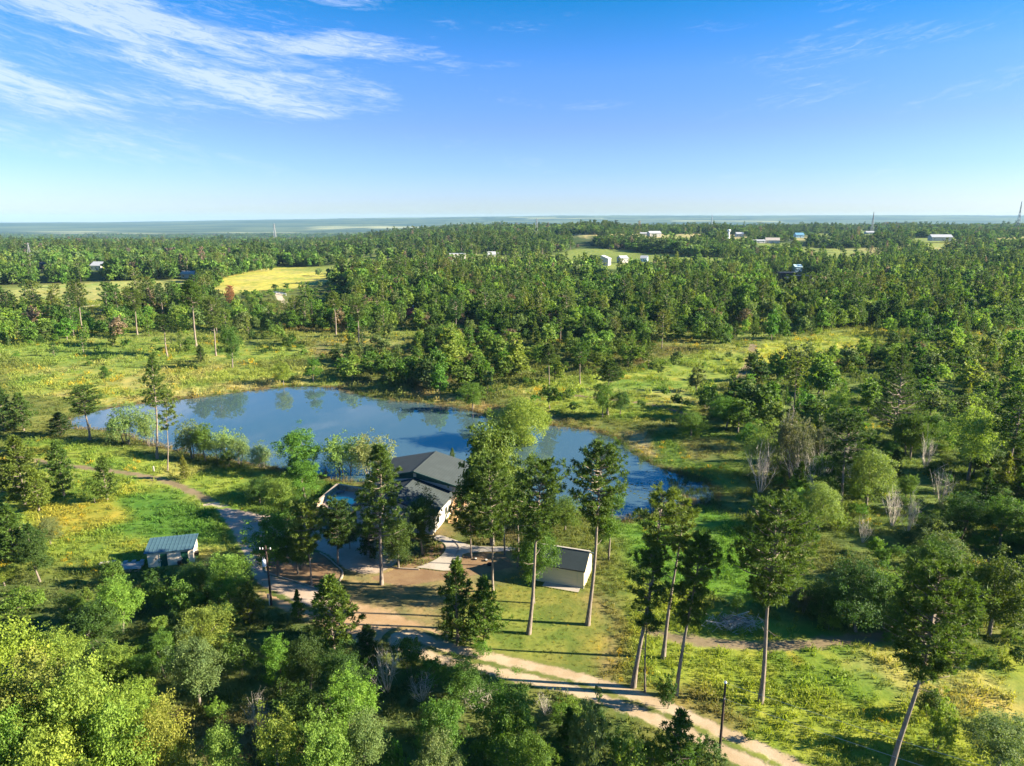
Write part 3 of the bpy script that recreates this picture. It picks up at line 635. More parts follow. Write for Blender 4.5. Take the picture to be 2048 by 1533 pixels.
g_ = rs(556); c_, C_, _q = crown_leafy(g_, 16, 5.6, 620, 44, 0.22, 0.16, 16); keep('leafy', 2, 16, 5.6, trunk_leafy(g_, 16, 5.6, C_), c_, GREY_BARK, LEAF)

# ------------------------------------------------------------------ plants: colours (leaf albedo)
TINT = dict(pine=(0.070, 0.120, 0.024), pined=(0.045, 0.086, 0.022), pinel=(0.105, 0.150, 0.030), young=(0.075, 0.130, 0.022), youngl=(0.130, 0.175, 0.030),
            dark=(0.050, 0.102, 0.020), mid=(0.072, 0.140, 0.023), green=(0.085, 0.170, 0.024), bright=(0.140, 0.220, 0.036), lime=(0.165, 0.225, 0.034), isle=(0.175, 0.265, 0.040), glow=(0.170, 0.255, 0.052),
            pale=(0.115, 0.170, 0.055), willow=(0.165, 0.235, 0.072), cedar=(0.042, 0.088, 0.020), grey=(0.090, 0.110, 0.062), brown=(0.20, 0.105, 0.055), rust=(0.26, 0.13, 0.07))
TINT = {k: tuple(q * 1.20 for q in c) for k, c in TINT.items()}
TWORD = dict(pine='dark green', pined='very dark green', pinel='light green', young='green', youngl='yellow-green', dark='dark green', mid='mid green', green='fresh green', bright='bright yellow-green',
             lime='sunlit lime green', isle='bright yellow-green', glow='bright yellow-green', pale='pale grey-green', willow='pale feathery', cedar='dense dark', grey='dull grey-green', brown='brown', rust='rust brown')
NAME = dict(pine='pine_tree', young='young_pine', leafy='leafy_tree', shrub='shrub', willow='willow_tree', cedar='cedar_tree', bare='bare_bush')
CAT = dict(pine='pine', young='young pine', leafy='tree', shrub='shrub', willow='willow', cedar='cedar', bare='bare bush')
GROUP = dict(pine='pine trees around the pond', young='young pines', leafy='broad-leaved trees', shrub='shrubs in the scrub', willow='willows by the pond', cedar='cedars in the scrub', bare='leafless grey bushes')
THINGS = []     # every plant that is an object of its own: (object, kind, tint word, px, py, height, label given or None)
def plant_obj(kd, lod, p, h, w, tint, label=None, rng=None, var=None, rz=None):
    hs, r, tm, cm = PROTO[(kd, lod)][(var if var is not None else rng.integers(1000)) % len(PROTO[(kd, lod)])]
    root = thing(NAME[kd], label or '', CAT[kd], p, 0.0, GROUP[kd])
    root.rotation_euler = (0, 0, rng.uniform(0, 6.28) if rz is None else rz); sx = w / (2 * r); root.scale = (sx, sx * rng.uniform(0.9, 1.1), h / hs)
    c = link('crown' if kd not in ('bare',) else 'twigs', cm, root); col = np.array(TINT[tint]) * rng.uniform(0.88, 1.14, 3); c.color = (*col, 1)
    if tm is not None: link('trunk' if kd != 'shrub' else 'stems', tm, root)
    px, py = project(p[0], p[1], p[2] + h / 2); THINGS.append([root, kd, TWORD[tint], float(px), float(py), h, label])
    return root
def hero_pine(bx, by, tx, ty, w, cb, profile, label, seed, tint='pine', n_br=52, clumps=8, th=None, dead_limb=False, gap=0.0, L=0.46, **kw):
    g = rs(seed); p = G(bx, by); h = top_h(p, ty); d = ray(tx, ty); s = p[1] / d[1]; lean = (d[0] * s - p[0], 0.0)
    r = w * m_per_px(p) / 2
    t, c = pine(g, h, cb, r, int(n_br * 1.25), clumps + 3, 24, L, 0.046, profile, 9, th, lean, gap=gap, **kw)
    if dead_limb:
        f = cb - 0.06; q = np.array([lean[0] * f * 1.1, 0, h * f]); t.tube([q, q + [1.0, -0.3, 0.9], q + [2.0, -0.4, 1.2], q + [2.9, -0.5, 1.5]], [0.10, 0.07, 0.05, 0.02], 4)
        t.tube([q + [1.3, -0.3, 1.0], q + [1.8, -0.1, 1.9]], [0.05, 0.02], 3)
    root = thing('pine_tree', label, 'pine', p, 0.0, GROUP['pine']); link('trunk', t.mesh('pine_trunk', PINE_BARK, True), root)
    cr = link('crown', c.mesh('pine_crown', NEEDLE, False, 'lv'), root); cr.color = (*TINT[tint], 1)
    THINGS.append([root, 'pine', TWORD[tint], bx, (by + ty) / 2, h, label]); return root

hero_pine(763, 1170, 760, 895, 128, 0.34, 'tall', 'tall pine with broad ragged crown in front of the green-roofed house', 1, 'pine', 74, 9, gap=0.06)
hero_pine(1057, 1268, 1085, 932, 112, 0.56, 'flat', 'tall pine with thick pale trunk just left of the cream garage', 2, 'pine', 56, 9)
hero_pine(1175, 1250, 1205, 897, 112, 0.58, 'round', 'tall slim pine whose trunk crosses the cream garage', 3, 'pine', 58, 9)
hero_pine(986, 1185, 978, 925, 92, 0.42, 'round', 'thin-trunked pine on the lawn in front of the big shade tree', 4, 'pine', 56, 8, th=0.17)
hero_pine(1266, 1375, 1325, 992, 96, 0.62, 'flat', 'leaning pine with flat half bare top beside the mown lawn', 5, 'pinel', 44, 7, gap=0.25)
hero_pine(1326, 1317, 1368, 1006, 72, 0.68, 'flat', 'slender pine with small flat top behind two others on the meadow edge', 6, 'pinel', 30, 6, gap=0.3)
hero_pine(1351, 1392, 1402, 1082, 92, 0.46, 'round', 'pine with long narrow crown and a round bush at its foot', 7, 'pine', 50, 8)
hero_pine(1521, 1405, 1560, 1017, 168, 0.52, 'round', 'large round-topped pine standing alone in the yellow-green meadow', 8, 'pine', 74, 10)
hero_pine(1776, 1575, 1880, 1146, 178, 0.55, 'round', 'strongly leaning big pine with a broken dead limb under its crown', 9, 'pine', 76, 10, dead_limb=True, bend=0.03)
hero_pine(314, 918, 304, 714, 60, 0.50, 'tall', 'tall pine with narrow crown on the left shore of the pond', 10, 'pine', 44, 7)
hero_pine(335, 943, 333, 785, 54, 0.52, 'round', 'thin sparse pine beside the tall one on the left shore', 11, 'pinel', 26, 6, th=0.13, gap=0.25)
hero_pine(623, 1172, 610, 1012, 88, 0.42, 'round', 'slender pine with pale trunk on the edged needle island', 12, 'pinel', 40, 7, th=0.15)
hero_pine(676, 1130, 672, 1012, 74, 0.30, 'round', 'short dark pine at the right tip of the needle island', 13, 'pined', 44, 8, th=0.15)
hero_pine(943, 1117, 937, 985, 84, 0.30, 'round', 'small pine at the right edge of the concrete walk', 14, 'pine', 44, 7, th=0.13)
hero_pine(1010, 1110, 1008, 960, 70, 0.40, 'round', 'dark pine half hidden behind the thin-trunked lawn pine', 15, 'pined', 40, 7, th=0.15)
hero_pine(1290, 1385, 1300, 1108, 86, 0.42, 'flat', 'lower dark pine whose crown wraps the leaning trunk by the lawn', 16, 'pine', 34, 7, th=0.10, gap=0.25)

hero_pine(1790, 890, 1806, 700, 118, 0.10, 'tall', 'huge very dark pine rising from the right hand scrub', 17, 'pined', 74, 9)
P_ = plant_obj
def near(kd, bx, by, ty, w, tint, label=None, lod=0, seed=0, var=None):
    p = G(bx, by); h = max(0.4, top_h(p, ty)); return plant_obj(kd, lod, p, h, w * m_per_px(p), tint, label, rs(int(bx * 7 + by * 13 + seed)), var)
NEAR = [
 # pines further off, each one standing clear
 ('pine', 165, 662, 566, 40, 'pine', 'tall bare-stemmed pine by the pale lane in the far left meadow'), ('pine', 275, 670, 585, 42, 'pine', 'pine between the pale lane and the left meadow'),
 ('pine', 393, 697, 565, 66, 'pine', 'tall broad pine at the back of the left meadow'), ('pine', 432, 712, 600, 46, 'pinel', 'thin pine right beside the broad pine behind the left meadow'), ('pine', 718, 692, 602, 46, 'pine', 'tall pine with bare stem behind the far end of the pond'), ('pine', 335, 714, 632, 52, 'pined', 'dark pine in the middle of the left meadow'),
 ('pine', 672, 670, 585, 42, 'pinel', 'light green pine right of the sandy lane'), ('pine', 1097, 795, 690, 46, 'pine', 'pine standing in the grass behind the island willow'), ('pine', 1215, 830, 725, 62, 'pined', 'dark pine over a light bush on the far bank'), ('pine', 1160, 768, 690, 40, 'pine', 'pine at the edge of the sunny thicket'),
 ('pine', 180, 882, 778, 76, 'pine', 'pine with drooping limbs on the near left shore'), ('pine', 2010, 985, 800, 90, 'pine', 'tall pine at the right hand edge of the scrub'), ('pine', 1930, 905, 800, 80, 'pine', 'pine behind the pale tree in the right scrub'), ('pine', 1035, 1135, 985, 66, 'pine', 'pine left of the garage behind the lawn'),
 # young pines
 ('young', 668, 1302, 1160, 120, 'young', 'big round young pine beside the orange turnaround'), ('young', 598, 1240, 1183, 38, 'young', 'small pointed pine next to the orange turnaround'), ('young', 737, 1335, 1255, 66, 'pined', 'dark young pine at the edge of the thicket below the turnaround'),
 ('young', 915, 1292, 1128, 98, 'young', 'left one of two young pines on the lawn by the road'), ('young', 968, 1292, 1162, 92, 'young', 'right one of two young pines on the lawn by the road'), ('young', 1355, 1550, 1428, 96, 'young', 'bushy young pine at the near edge of the dirt road'),
 ('young', 50, 1012, 880, 98, 'young', 'tallest young pine of the group on the left lawn'), ('young', 128, 992, 888, 64, 'young', 'second young pine of the group on the left lawn'), ('young', 215, 1000, 918, 56, 'young', 'young pine with visible stem on the left lawn'), ('young', 78, 1022, 940, 70, 'youngl', 'sunlit young pine in front of the left lawn group'),
 ('young', 30, 1120, 1015, 100, 'young', 'wide young pine at the left edge above the thicket'), ('young', 66, 1122, 1052, 62, 'pined', 'dark young pine beside the wide one at the left edge'), ('young', 370, 960, 914, 28, 'youngl', 'little pale pine alone on the grass above the field track'), ('young', 10, 862, 776, 72, 'pined', 'dark pine in the left corner of the pond shore'),
 ('young', 48, 862, 790, 54, 'pine', 'second dark pine on the left pond shore'), ('young', 122, 872, 828, 56, 'pined', 'low dark pine on the left pond shore'), ('young', 210, 757, 734, 26, 'young', 'small pine alone in the bright left meadow'), ('young', 402, 724, 692, 30, 'pined', 'dense small pine at the foot of the broad pine'),
 ('young', 905, 930, 898, 16, 'young', 'tiny pine behind the house roof'), ('young', 500, 1245, 1168, 62, 'youngl', 'yellowish young pine left of the utility pole'), ('young', 740, 1118, 1040, 56, 'pined', 'dark small pine in front of the pool'),
 # around the house
 ('leafy', 985, 1090, 867, 150, 'green', 'big dense shade tree beside the house and walk', 2), ('leafy', 557, 1154, 1030, 108, 'mid', 'round tree with two pale stems on the needle island'), ('leafy', 596, 1150, 1058, 72, 'mid', 'darker tree beside the pale-stemmed one on the needle island'),
 ('leafy', 520, 1006, 960, 50, 'dark', 'small round dark tree left of the pool'), ('leafy', 566, 1036, 964, 76, 'bright', 'bright upright tree left of the pool'), ('leafy', 612, 1002, 928, 82, 'green', 'leafy tree behind the pool wall'), ('leafy', 600, 1052, 1000, 78, 'mid', 'tree in front of the pool wall'),
 ('leafy', 606, 952, 864, 78, 'green', 'leafy shore tree left of the pale willows'), ('leafy', 797, 1138, 1046, 74, 'dark', 'glossy dark tree in front of the house wall'), ('leafy', 845, 1112, 1003, 78, 'dark', 'dark tree against the right front corner of the house'), ('leafy', 700, 1100, 1040, 40, 'dark', 'dark bush tree between pool and driveway'),
 ('leafy', 1068, 1207, 1058, 82, 'mid', 'leafy tree touching the left end of the garage'), ('leafy', 1217, 1120, 985, 78, 'mid', 'leafy tree right behind the garage'), ('leafy', 1130, 1062, 1000, 74, 'green', 'fresh green tree between garage and pond'), ('leafy', 1090, 1052, 1008, 52, 'bright', 'sunny bush tree by the pond behind the garage'),
 ('leafy', 190, 1006, 958, 46, 'bright', 'bright bush tree in the left lawn group'), ('leafy', 102, 1092, 1040, 48, 'pale', 'pale small tree on the left lawn'), ('leafy', 465, 737, 660, 46, 'mid', 'broad tree at the back of the left meadow'), ('leafy', 945, 822, 770, 50, 'green', 'fresh green tree at the water on the far bank'),
 ('leafy', 567, 772, 728, 34, 'lime', 'lime tree at the water on the far left bank'), ('leafy', 627, 765, 722, 36, 'green', 'round tree at the water next to the lime one'), ('leafy', 1205, 835, 770, 40, 'green', 'light bush tree under the dark far bank pine'), ('leafy', 1240, 832, 785, 40, 'dark', 'dark bush tree on the far bank right of the pine'),
 # willows
 ('willow', 1042, 898, 800, 112, 'isle', 'round yellow-green willow standing in the pond', 1), ('willow', 690, 958, 872, 88, 'willow', 'pale willow on the near shore left of the house'), ('willow', 745, 962, 870, 86, 'willow', 'pale willow touching the house roof'), ('willow', 523, 938, 894, 54, 'willow', 'small pale willow on the near shore'),
 ('willow', 478, 930, 868, 44, 'willow', 'thin pale willow leaning over the water'), ('willow', 258, 888, 812, 72, 'willow', 'pale willow at the left end of the pond'), ('willow', 442, 922, 862, 54, 'willow', 'feathery willow right of the shore pines'), ('willow', 388, 916, 842, 62, 'pale', 'grey-green willow behind the thin shore pine'), ('willow', 300, 892, 830, 50, 'willow', 'willow behind the tall shore pine'),
 ('leafy', 412, 922, 856, 50, 'green', 'bright green shrub tree among the shore willows'), ('shrub', 455, 934, 905, 40, 'mid', 'dark bush below the shore willows'), ('shrub', 590, 950, 918, 34, 'mid', 'bush at the foot of the leafy shore tree'),
 # right hand scrub
 ('cedar', 1712, 1264, 1133, 128, 'cedar', 'large dense round cedar at the meadow trail'), ('cedar', 1642, 1242, 1165, 74, 'cedar', 'smaller cedar left of the large one'), ('shrub', 1600, 1222, 1178, 60, 'grey', 'grey-green bush left of the cedars'), ('leafy', 1880, 1170, 1068, 92, 'pale', 'pale tree behind the crown of the leaning pine'),
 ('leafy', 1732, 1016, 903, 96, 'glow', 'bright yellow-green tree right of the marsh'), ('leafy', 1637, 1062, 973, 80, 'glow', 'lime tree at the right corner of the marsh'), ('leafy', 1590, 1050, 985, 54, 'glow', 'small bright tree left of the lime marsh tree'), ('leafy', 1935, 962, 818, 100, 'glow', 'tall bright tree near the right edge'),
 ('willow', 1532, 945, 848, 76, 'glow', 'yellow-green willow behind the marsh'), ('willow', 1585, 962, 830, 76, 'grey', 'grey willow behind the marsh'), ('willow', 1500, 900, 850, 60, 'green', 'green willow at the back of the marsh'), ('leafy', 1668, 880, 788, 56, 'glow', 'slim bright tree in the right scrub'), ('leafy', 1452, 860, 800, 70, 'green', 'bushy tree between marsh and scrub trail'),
 ('leafy', 1382, 872, 828, 62, 'green', 'low tree at the far end of the marsh'), ('cedar', 1920, 1080, 995, 92, 'cedar', 'dark cedar at the right edge above the brown clearing'), ('cedar', 1865, 1095, 1035, 60, 'cedar', 'dark cedar beside the bare bushes'), ('leafy', 2000, 1100, 1000, 90, 'mid', 'mid green tree at the right edge'), ('willow', 1640, 960, 850, 70, 'grey', 'thin grey willow among leafless bushes'),
 ('bare', 1605, 975, 872, 74, 'grey', 'leafless grey bush behind the marsh'), ('bare', 1785, 1052, 975, 62, 'grey', 'leafless bush right of the lime tree'), ('bare', 1815, 1064, 985, 56, 'grey', 'second leafless bush right of the lime tree'), ('bare', 1660, 985, 890, 60, 'grey', 'tall leafless bush among the willows'), ('bare', 1560, 930, 850, 50, 'grey', 'leafless bush in front of the grey willow'),
 ('bare', 1520, 985, 880, 56, 'grey', 'leafless bush at the inner edge of the marsh'), ('bare', 1630, 1010, 905, 66, 'grey', 'wide leafless bush just above the lime marsh tree'), ('bare', 1700, 960, 868, 54, 'grey', 'leafless bush left of the bright yellow-green marsh tree'), ('bare', 1880, 1010, 930, 50, 'grey', 'leafless bush in front of the tall bright tree'), ('bare', 1575, 905, 815, 50, 'grey', 'leafless bush furthest behind the marsh'), ('bare', 1850, 940, 870, 50, 'grey', 'leafless bush left of the tall bright tree'),
 ('bare', 660, 1440, 1385, 50, 'grey', 'leafless bush between thicket trees'), ('bare', 1090, 1430, 1385, 46, 'grey', 'small leafless bush on the road bank'),
 ('bare', 1725, 1085, 1030, 40, 'grey', 'small leafless bush in the marsh grass'),
 # foreground right
 ('shrub', 963, 1314, 1288, 40, 'green', 'bright bush at the foot of the right young pine'), ('shrub', 1335, 1417, 1363, 44, 'dark', 'round dark bush at the foot of the narrow-crowned pine'), ('shrub', 1856, 1436, 1388, 56, 'dark', 'dark bush behind the leaning trunk'), ('shrub', 1872, 1500, 1418, 74, 'bright', 'bright bush right of the leaning trunk'),
 ('leafy', 1992, 1545, 1448, 138, 'pale', 'pale leafy tree in the lower right corner'), ('shrub', 1500, 1482, 1464, 24, 'green', 'little green bush in the grass above the road'), ('shrub', 1475, 1225, 1195, 36, 'green', 'bush beside the brush pile'), ('shrub', 2040, 1330, 1290, 60, 'dark', 'dark bush at the right edge of the meadow'), ('shrub', 1975, 1335, 1305, 30, 'green', 'small bush right of the dead limb pine'),
 ('shrub', 1530, 1215, 1170, 50, 'pale', 'pale weedy bush near the cedars'),
 # thicket at the lower left
 ('leafy', 245, 1268, 1163, 90, 'bright', 'bright tree with leaning grey stem in the left thicket'), ('leafy', 195, 1315, 1222, 116, 'dark', 'broad dark tree in the left thicket'), ('leafy', 125, 1365, 1268, 98, 'bright', 'bright starry tree in the left thicket'), ('leafy', 232, 1402, 1298, 84, 'bright', 'bright tree above the straw clearing'), ('leafy', 285, 1395, 1320, 60, 'mid', 'mid green tree above the straw clearing'),
 ('leafy', 400, 1412, 1283, 114, 'pale', 'large pale-leaved tree in the middle of the thicket'), ('leafy', 372, 1310, 1240, 70, 'dark', 'dark tree behind the pale-leaved one'), ('leafy', 445, 1292, 1218, 82, 'dark', 'dark tree near the utility pole'), ('leafy', 462, 1212, 1116, 90, 'bright', 'yellow-green tree between shed and utility pole'), ('leafy', 395, 1202, 1133, 60, 'mid', 'tree below the right door of the shed'),
 ('shrub', 312, 1172, 1140, 40, 'dark', 'dark bush in front of the shed wall'), ('shrub', 232, 1172, 1128, 50, 'mid', 'bush in front of the plank stack'), ('leafy', 10, 1172, 1138, 50, 'bright', 'bright bush tree at the left edge below the lawn'), ('shrub', 40, 1236, 1188, 90, 'green', 'wide low bush at the left edge'), ('shrub', 370, 1240, 1180, 76, 'mid', 'bushy mound below the shed'), ('shrub', 330, 1215, 1175, 60, 'green', 'low bush below the left shed door'),
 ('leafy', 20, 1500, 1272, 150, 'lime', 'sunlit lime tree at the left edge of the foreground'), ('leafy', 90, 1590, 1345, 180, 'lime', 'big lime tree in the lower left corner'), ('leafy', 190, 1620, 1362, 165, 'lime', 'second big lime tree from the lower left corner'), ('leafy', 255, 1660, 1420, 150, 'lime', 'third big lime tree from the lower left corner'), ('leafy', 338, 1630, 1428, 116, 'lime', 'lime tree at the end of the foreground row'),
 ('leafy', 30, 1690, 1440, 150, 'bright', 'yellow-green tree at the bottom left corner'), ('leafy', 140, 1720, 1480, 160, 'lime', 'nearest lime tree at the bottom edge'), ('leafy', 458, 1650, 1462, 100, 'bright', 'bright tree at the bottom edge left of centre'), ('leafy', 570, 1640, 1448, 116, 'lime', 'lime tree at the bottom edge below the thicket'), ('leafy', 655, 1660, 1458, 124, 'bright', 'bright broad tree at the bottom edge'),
 ('leafy', 738, 1610, 1438, 104, 'pale', 'pale tree at the bottom edge'), ('shrub', 790, 1600, 1500, 66, 'green', 'fresh green bush at the bottom edge'), ('leafy', 700, 1490, 1366, 116, 'bright', 'yellow-green feathery tree in the centre of the thicket'), ('leafy', 612, 1490, 1388, 116, 'mid', 'mid green tree left of the yellow-green one'), ('leafy', 560, 1390, 1280, 72, 'green', 'green tree in the shade below the pole'),
 ('leafy', 620, 1380, 1282, 94, 'dark', 'dark tree under the big young pine'), ('leafy', 690, 1425, 1312, 90, 'dark', 'dark tree behind the yellow-green one'), ('leafy', 890, 1580, 1418, 118, 'mid', 'broad tree at the bottom edge right of centre'), ('leafy', 1012, 1530, 1383, 128, 'mid', 'wide mid green tree between thicket and road'), ('leafy', 930, 1415, 1328, 88, 'green', 'fresh green tree at the road'),
 ('leafy', 880, 1620, 1470, 90, 'pale', 'pale-tipped tree at the bottom edge'), ('shrub', 1180, 1570, 1438, 90, 'pale', 'pale bush tree below the road'), ('leafy', 1060, 1620, 1470, 96, 'green', 'green tree at the bottom edge by the road'), ('shrub', 1252, 1570, 1478, 66, 'bright', 'bright bush below the road'), ('shrub', 1122, 1455, 1413, 40, 'mid', 'small bush on the road bank'), ('shrub', 1300, 1545, 1478, 56, 'green', 'green bush left of the roadside pine'),
 ('bare', 962, 1425, 1368, 76, 'grey', 'pale leafless bush beside the dirt road'), ('bare', 775, 1385, 1288, 66, 'grey', 'wispy leafless bush below the turnaround'), ('bare', 845, 1402, 1345, 70, 'grey', 'tangled leafless bush in the thicket'), ('bare', 520, 1470, 1385, 60, 'grey', 'leafless bush at the shady clearing'), ('shrub', 815, 1345, 1285, 62, 'mid', 'bush at the end of the dirt road'), ('shrub', 870, 1375, 1325, 60, 'green', 'low green bush at the road verge'),
 ('leafy', 1190, 1500, 1425, 70, 'dark', 'dark tree at the road bank'), ('shrub', 480, 1350, 1290, 70, 'mid', 'mid green bush in the shady hollow'), ('leafy', 330, 1355, 1270, 60, 'mid', 'mid green tree behind the pale-leaved tree'), ('leafy', 150, 1250, 1195, 70, 'mid', 'low tree at the top of the left thicket'),
 ('pine', 465, 640, 575, 22, 'rust', 'rust brown dead pine below the yellow field'),
]
# plants in the lower thicket lean on fixed seeds so that they stay put
for row in NEAR: near(*row)

# ------------------------------------------------------------------ plants: the rest of the country
NOPE = {}
REG = [
 ([(180, 1070), (430, 1070), (430, 1185), (180, 1190)], NOPE),
 # photo-pixel polygon -> plants of each kind per 100 square metres
 ([(420, 1005), (560, 1010), (640, 965), (800, 965), (960, 965), (1010, 1000), (1060, 1030), (1240, 1060), (1200, 1180), (1270, 1300), (1340, 1430), (1620, 1550), (1560, 1560), (1370, 1480), (1180, 1412), (950, 1350), (820, 1315), (700, 1290), (640, 1205), (520, 1212), (465, 1110)], NOPE),
 ([(0, 872), (220, 890), (480, 945), (640, 965), (560, 1005), (490, 1005), (470, 1110), (400, 1145), (200, 1155), (-100, 1135), (-100, 880)], dict(shrub=0.02)),
 ([(1200, 1145), (1330, 1170), (1400, 1230), (1560, 1260), (1750, 1290), (2100, 1320), (2100, 1560), (1560, 1560), (1330, 1430), (1240, 1290)], dict(shrub=0.04)),
 ([(1235, 870), (1400, 838), (1490, 880), (1470, 960), (1560, 1060), (1640, 1120), (1570, 1240), (1420, 1200), (1260, 1130), (1230, 1045), (1430, 1000)], dict(shrub=0.10)),
 ([(680, 765), (900, 800), (1000, 830), (1240, 865), (1240, 880), (960, 845), (700, 800)], NOPE),
 ([(-200, 725), (180, 735), (330, 722), (560, 735), (665, 712), (672, 775), (520, 785), (230, 825), (100, 830), (-200, 830)], dict(shrub=0.16, young=0.02, leafy=0.015)),
 ([(-100, 575), (250, 562), (340, 560), (430, 575), (330, 600), (190, 614), (-100, 608)], dict(leafy=0.01)),
 ([(-100, 620), (190, 607), (400, 592), (400, 606), (190, 625), (-100, 640)], dict(leafy=0.03)),
 ([(440, 560), (560, 533), (690, 535), (695, 556), (640, 574), (440, 590)], dict(leafy=0.015)),
 ([(545, 585), (570, 585), (615, 640), (590, 640), (560, 612)], NOPE),
 ([(180, 608), (220, 608), (215, 660), (180, 655)], NOPE),
 ([(200, 672), (330, 680), (600, 690), (660, 712), (330, 724), (180, 736), (-100, 730), (-100, 700)], dict(young=0.14, leafy=0.38, shrub=0.7, pine=0.03)),
 ([(-100, 642), (540, 640), (600, 690), (330, 680), (200, 672), (-100, 700)], dict(leafy=1.7, pine=0.25, shrub=1.0, young=0.4)),
 ([(425, 574), (705, 572), (705, 612), (425, 622)], dict(leafy=0.35, shrub=1.0)),
 ([(1500, 700), (1600, 680), (1740, 656), (1755, 690), (1640, 706), (1500, 746)], dict(shrub=0.02)),
 ([(1485, 690), (1525, 690), (1510, 745), (1485, 800), (1445, 800), (1455, 760), (1480, 740)], NOPE),
 ([(1020, 778), (1260, 742), (1480, 692), (1495, 740), (1450, 800), (1340, 838), (1100, 838)], dict(shrub=1.6, leafy=0.14)),
 ([(860, 521), (950, 519), (1060, 526), (1040, 540), (900, 546), (858, 536)], NOPE),
 ([(1100, 471), (1440, 468), (1480, 478), (1300, 483), (1100, 480)], dict(leafy=0.03)), ([(1500, 474), (1660, 471), (1660, 479), (1500, 480)], dict(leafy=0.02)),
 ([(1650, 498), (1800, 495), (2048, 474), (2100, 492), (1930, 500), (1700, 512)], dict(leafy=0.12)),
 ([(1900, 1112), (2100, 1120), (2100, 1290), (1960, 1250)], dict(shrub=0.12)),
 ([(1340, 838), (1480, 745), (1740, 690), (2300, 690), (2300, 1320), (1750, 1285), (1570, 1240), (1640, 1120), (1500, 890)], dict(leafy=2.0, shrub=6.0, young=0.8, pine=0.05)),
 ([(640, 640), (900, 640), (1250, 630), (1250, 690), (900, 690), (700, 705)], dict(leafy=2.2, shrub=1.0, young=0.8, pine=0.25)),
 ([(1250, 560), (2400, 560), (2400, 665), (1760, 660), (1740, 654), (1600, 676), (1480, 688), (1250, 690)], dict(leafy=2.0, shrub=0.8, young=1.0, pine=0.25)),
 ([(660, 712), (900, 690), (1250, 690), (1330, 740), (1010, 785), (960, 822), (900, 800), (690, 768)], dict(leafy=4.4, shrub=2.2, young=0.8, pine=0.05)),
 ([(1480, 1540), (2048, 1540), (3600, 1540), (3600, 3000), (1600, 3000)], dict(shrub=0.5)),
 ([(2048, 1290), (3600, 1200), (3600, 1560), (2048, 1560)], dict(shrub=0.8, leafy=0.1)),
 ([(-300, 1155), (480, 1180), (640, 1215), (700, 1290), (830, 1325), (950, 1355), (1180, 1418), (1370, 1490), (1480, 1600), (1600, 2600), (-900, 2600), (-900, 1155)], dict(leafy=0.20, shrub=3.6, young=0.08)),
]
CLEAR_OF = []      # (x, y, radius) kept free round buildings; boxes in front of far buildings are added by the list below
FAR_BUILD_PX = [(915, 518, 32), (985, 513, 24), (1217, 530, 30), (1247, 526, 26), (1286, 524, 22), (1546, 488, 62), (1165, 473, 40), (1303, 473, 40), (1600, 476, 26), (1885, 480, 44), (1735, 469, 24), (1475, 473, 36), (1590, 561, 72), (1597, 543, 24), (822, 632, 24), (193, 538, 30), (378, 555, 40), (85, 536, 20), (62, 527, 14), (570, 593, 40)]
FAR_MPP = {(a, b): m_per_px(G(a, b)) for a, b, c in FAR_BUILD_PX}
def scatter():
    g = rs(77); out = {k: [] for k in ('pine', 'young', 'leafy', 'shrub')}
    bands = [(34, 130, 2.2), (130, 320, 2.6), (320, 750, 3.6), (750, 1600, 5.2), (1600, 2700, 7.5), (2700, 5200, 13.0)]
    NP = np.array([(o[0].location.x, o[0].location.y, o[0].scale.x) for o in THINGS])
    hz = np.array([t[0].location.y for t in THINGS])
    for y0, y1, s in bands:
        xs = np.arange(-y1 * 0.92 - 20, y1 * 0.92 + 20, s); ys = np.arange(y0, y1, s); X, Y = np.meshgrid(xs, ys); x, y = X.ravel(), Y.ravel()
        k = np.abs(x) < y * 0.90 + 25; x, y = x[k], y[k]; x = x + g.uniform(-0.5, 0.5, len(x)) * s; y = y + g.uniform(-0.5, 0.5, len(y)) * s
        z = terrain(x, y); px, py = project(x, y, z)
        ok = (px > -400) & (px < 2450); x, y, z, px, py = x[ok], y[ok], z[ok], px[ok], py[ok]
        far = sm(y, 330, 900); wood = fbm(x, y, 90, 61, 4); thin = sm(fbm(x, y, 140, 63, 4), 0.40, 0.50)
        big = s / 3.6 if s > 3.6 else 1.0
        stand = fbm(x, y, 200, 67, 3); lf = 0.35 + 1.5 * sm(stand, 0.42, 0.58); yg = 0.35 + 1.6 * (1 - sm(stand, 0.42, 0.58))
        D = {'pine': (0.7 + 0.0 * far) * (0.12 + 1.3 * sm(wood, 0.46, 0.64)), 'leafy': (2.6 - 0.3 * far) * lf, 'young': 1.5 * yg, 'shrub': 1.4 * (1 - far)}
        D = {kk: v * thin / (big ** 1.75) for kk, v in D.items()}
        done = np.zeros(len(x), bool)
        for poly, dd in REG:
            m = inside(px, py, poly) & ~done; done |= m
            for kk in D: D[kk] = np.where(m, dd.get(kk, 0.0) * (0.45 + 1.1 * thin), D[kk])
        free = np.ones(len(x), bool)
        if y0 < 330:
            free &= poly_sd(x, y, POND) < -1.0
            for nx, ny, ns in NP:
                if ny < 330: free &= (x - nx) ** 2 + (y - ny) ** 2 > 1.7 ** 2
        for bx, by, bw in FAR_BUILD_PX: free &= ~((np.abs(px - bx) < bw * 0.62) & (py > by - 3) & (py < by + min(60, 18 / FAR_MPP[(bx, by)])))
        tot = np.zeros(len(x)); u = g.uniform(0, 1, len(x)); area = s * s / 100.0
        for kk in D:
            p = D[kk] * area; hit = free & (u >= tot) & (u < tot + p); tot = tot + p; n = hit.sum()
            if n: out[kk].append(np.stack([x[hit], y[hit], z[hit], np.full(n, big)], 1))
    return {k: np.vstack(v) for k, v in out.items()}
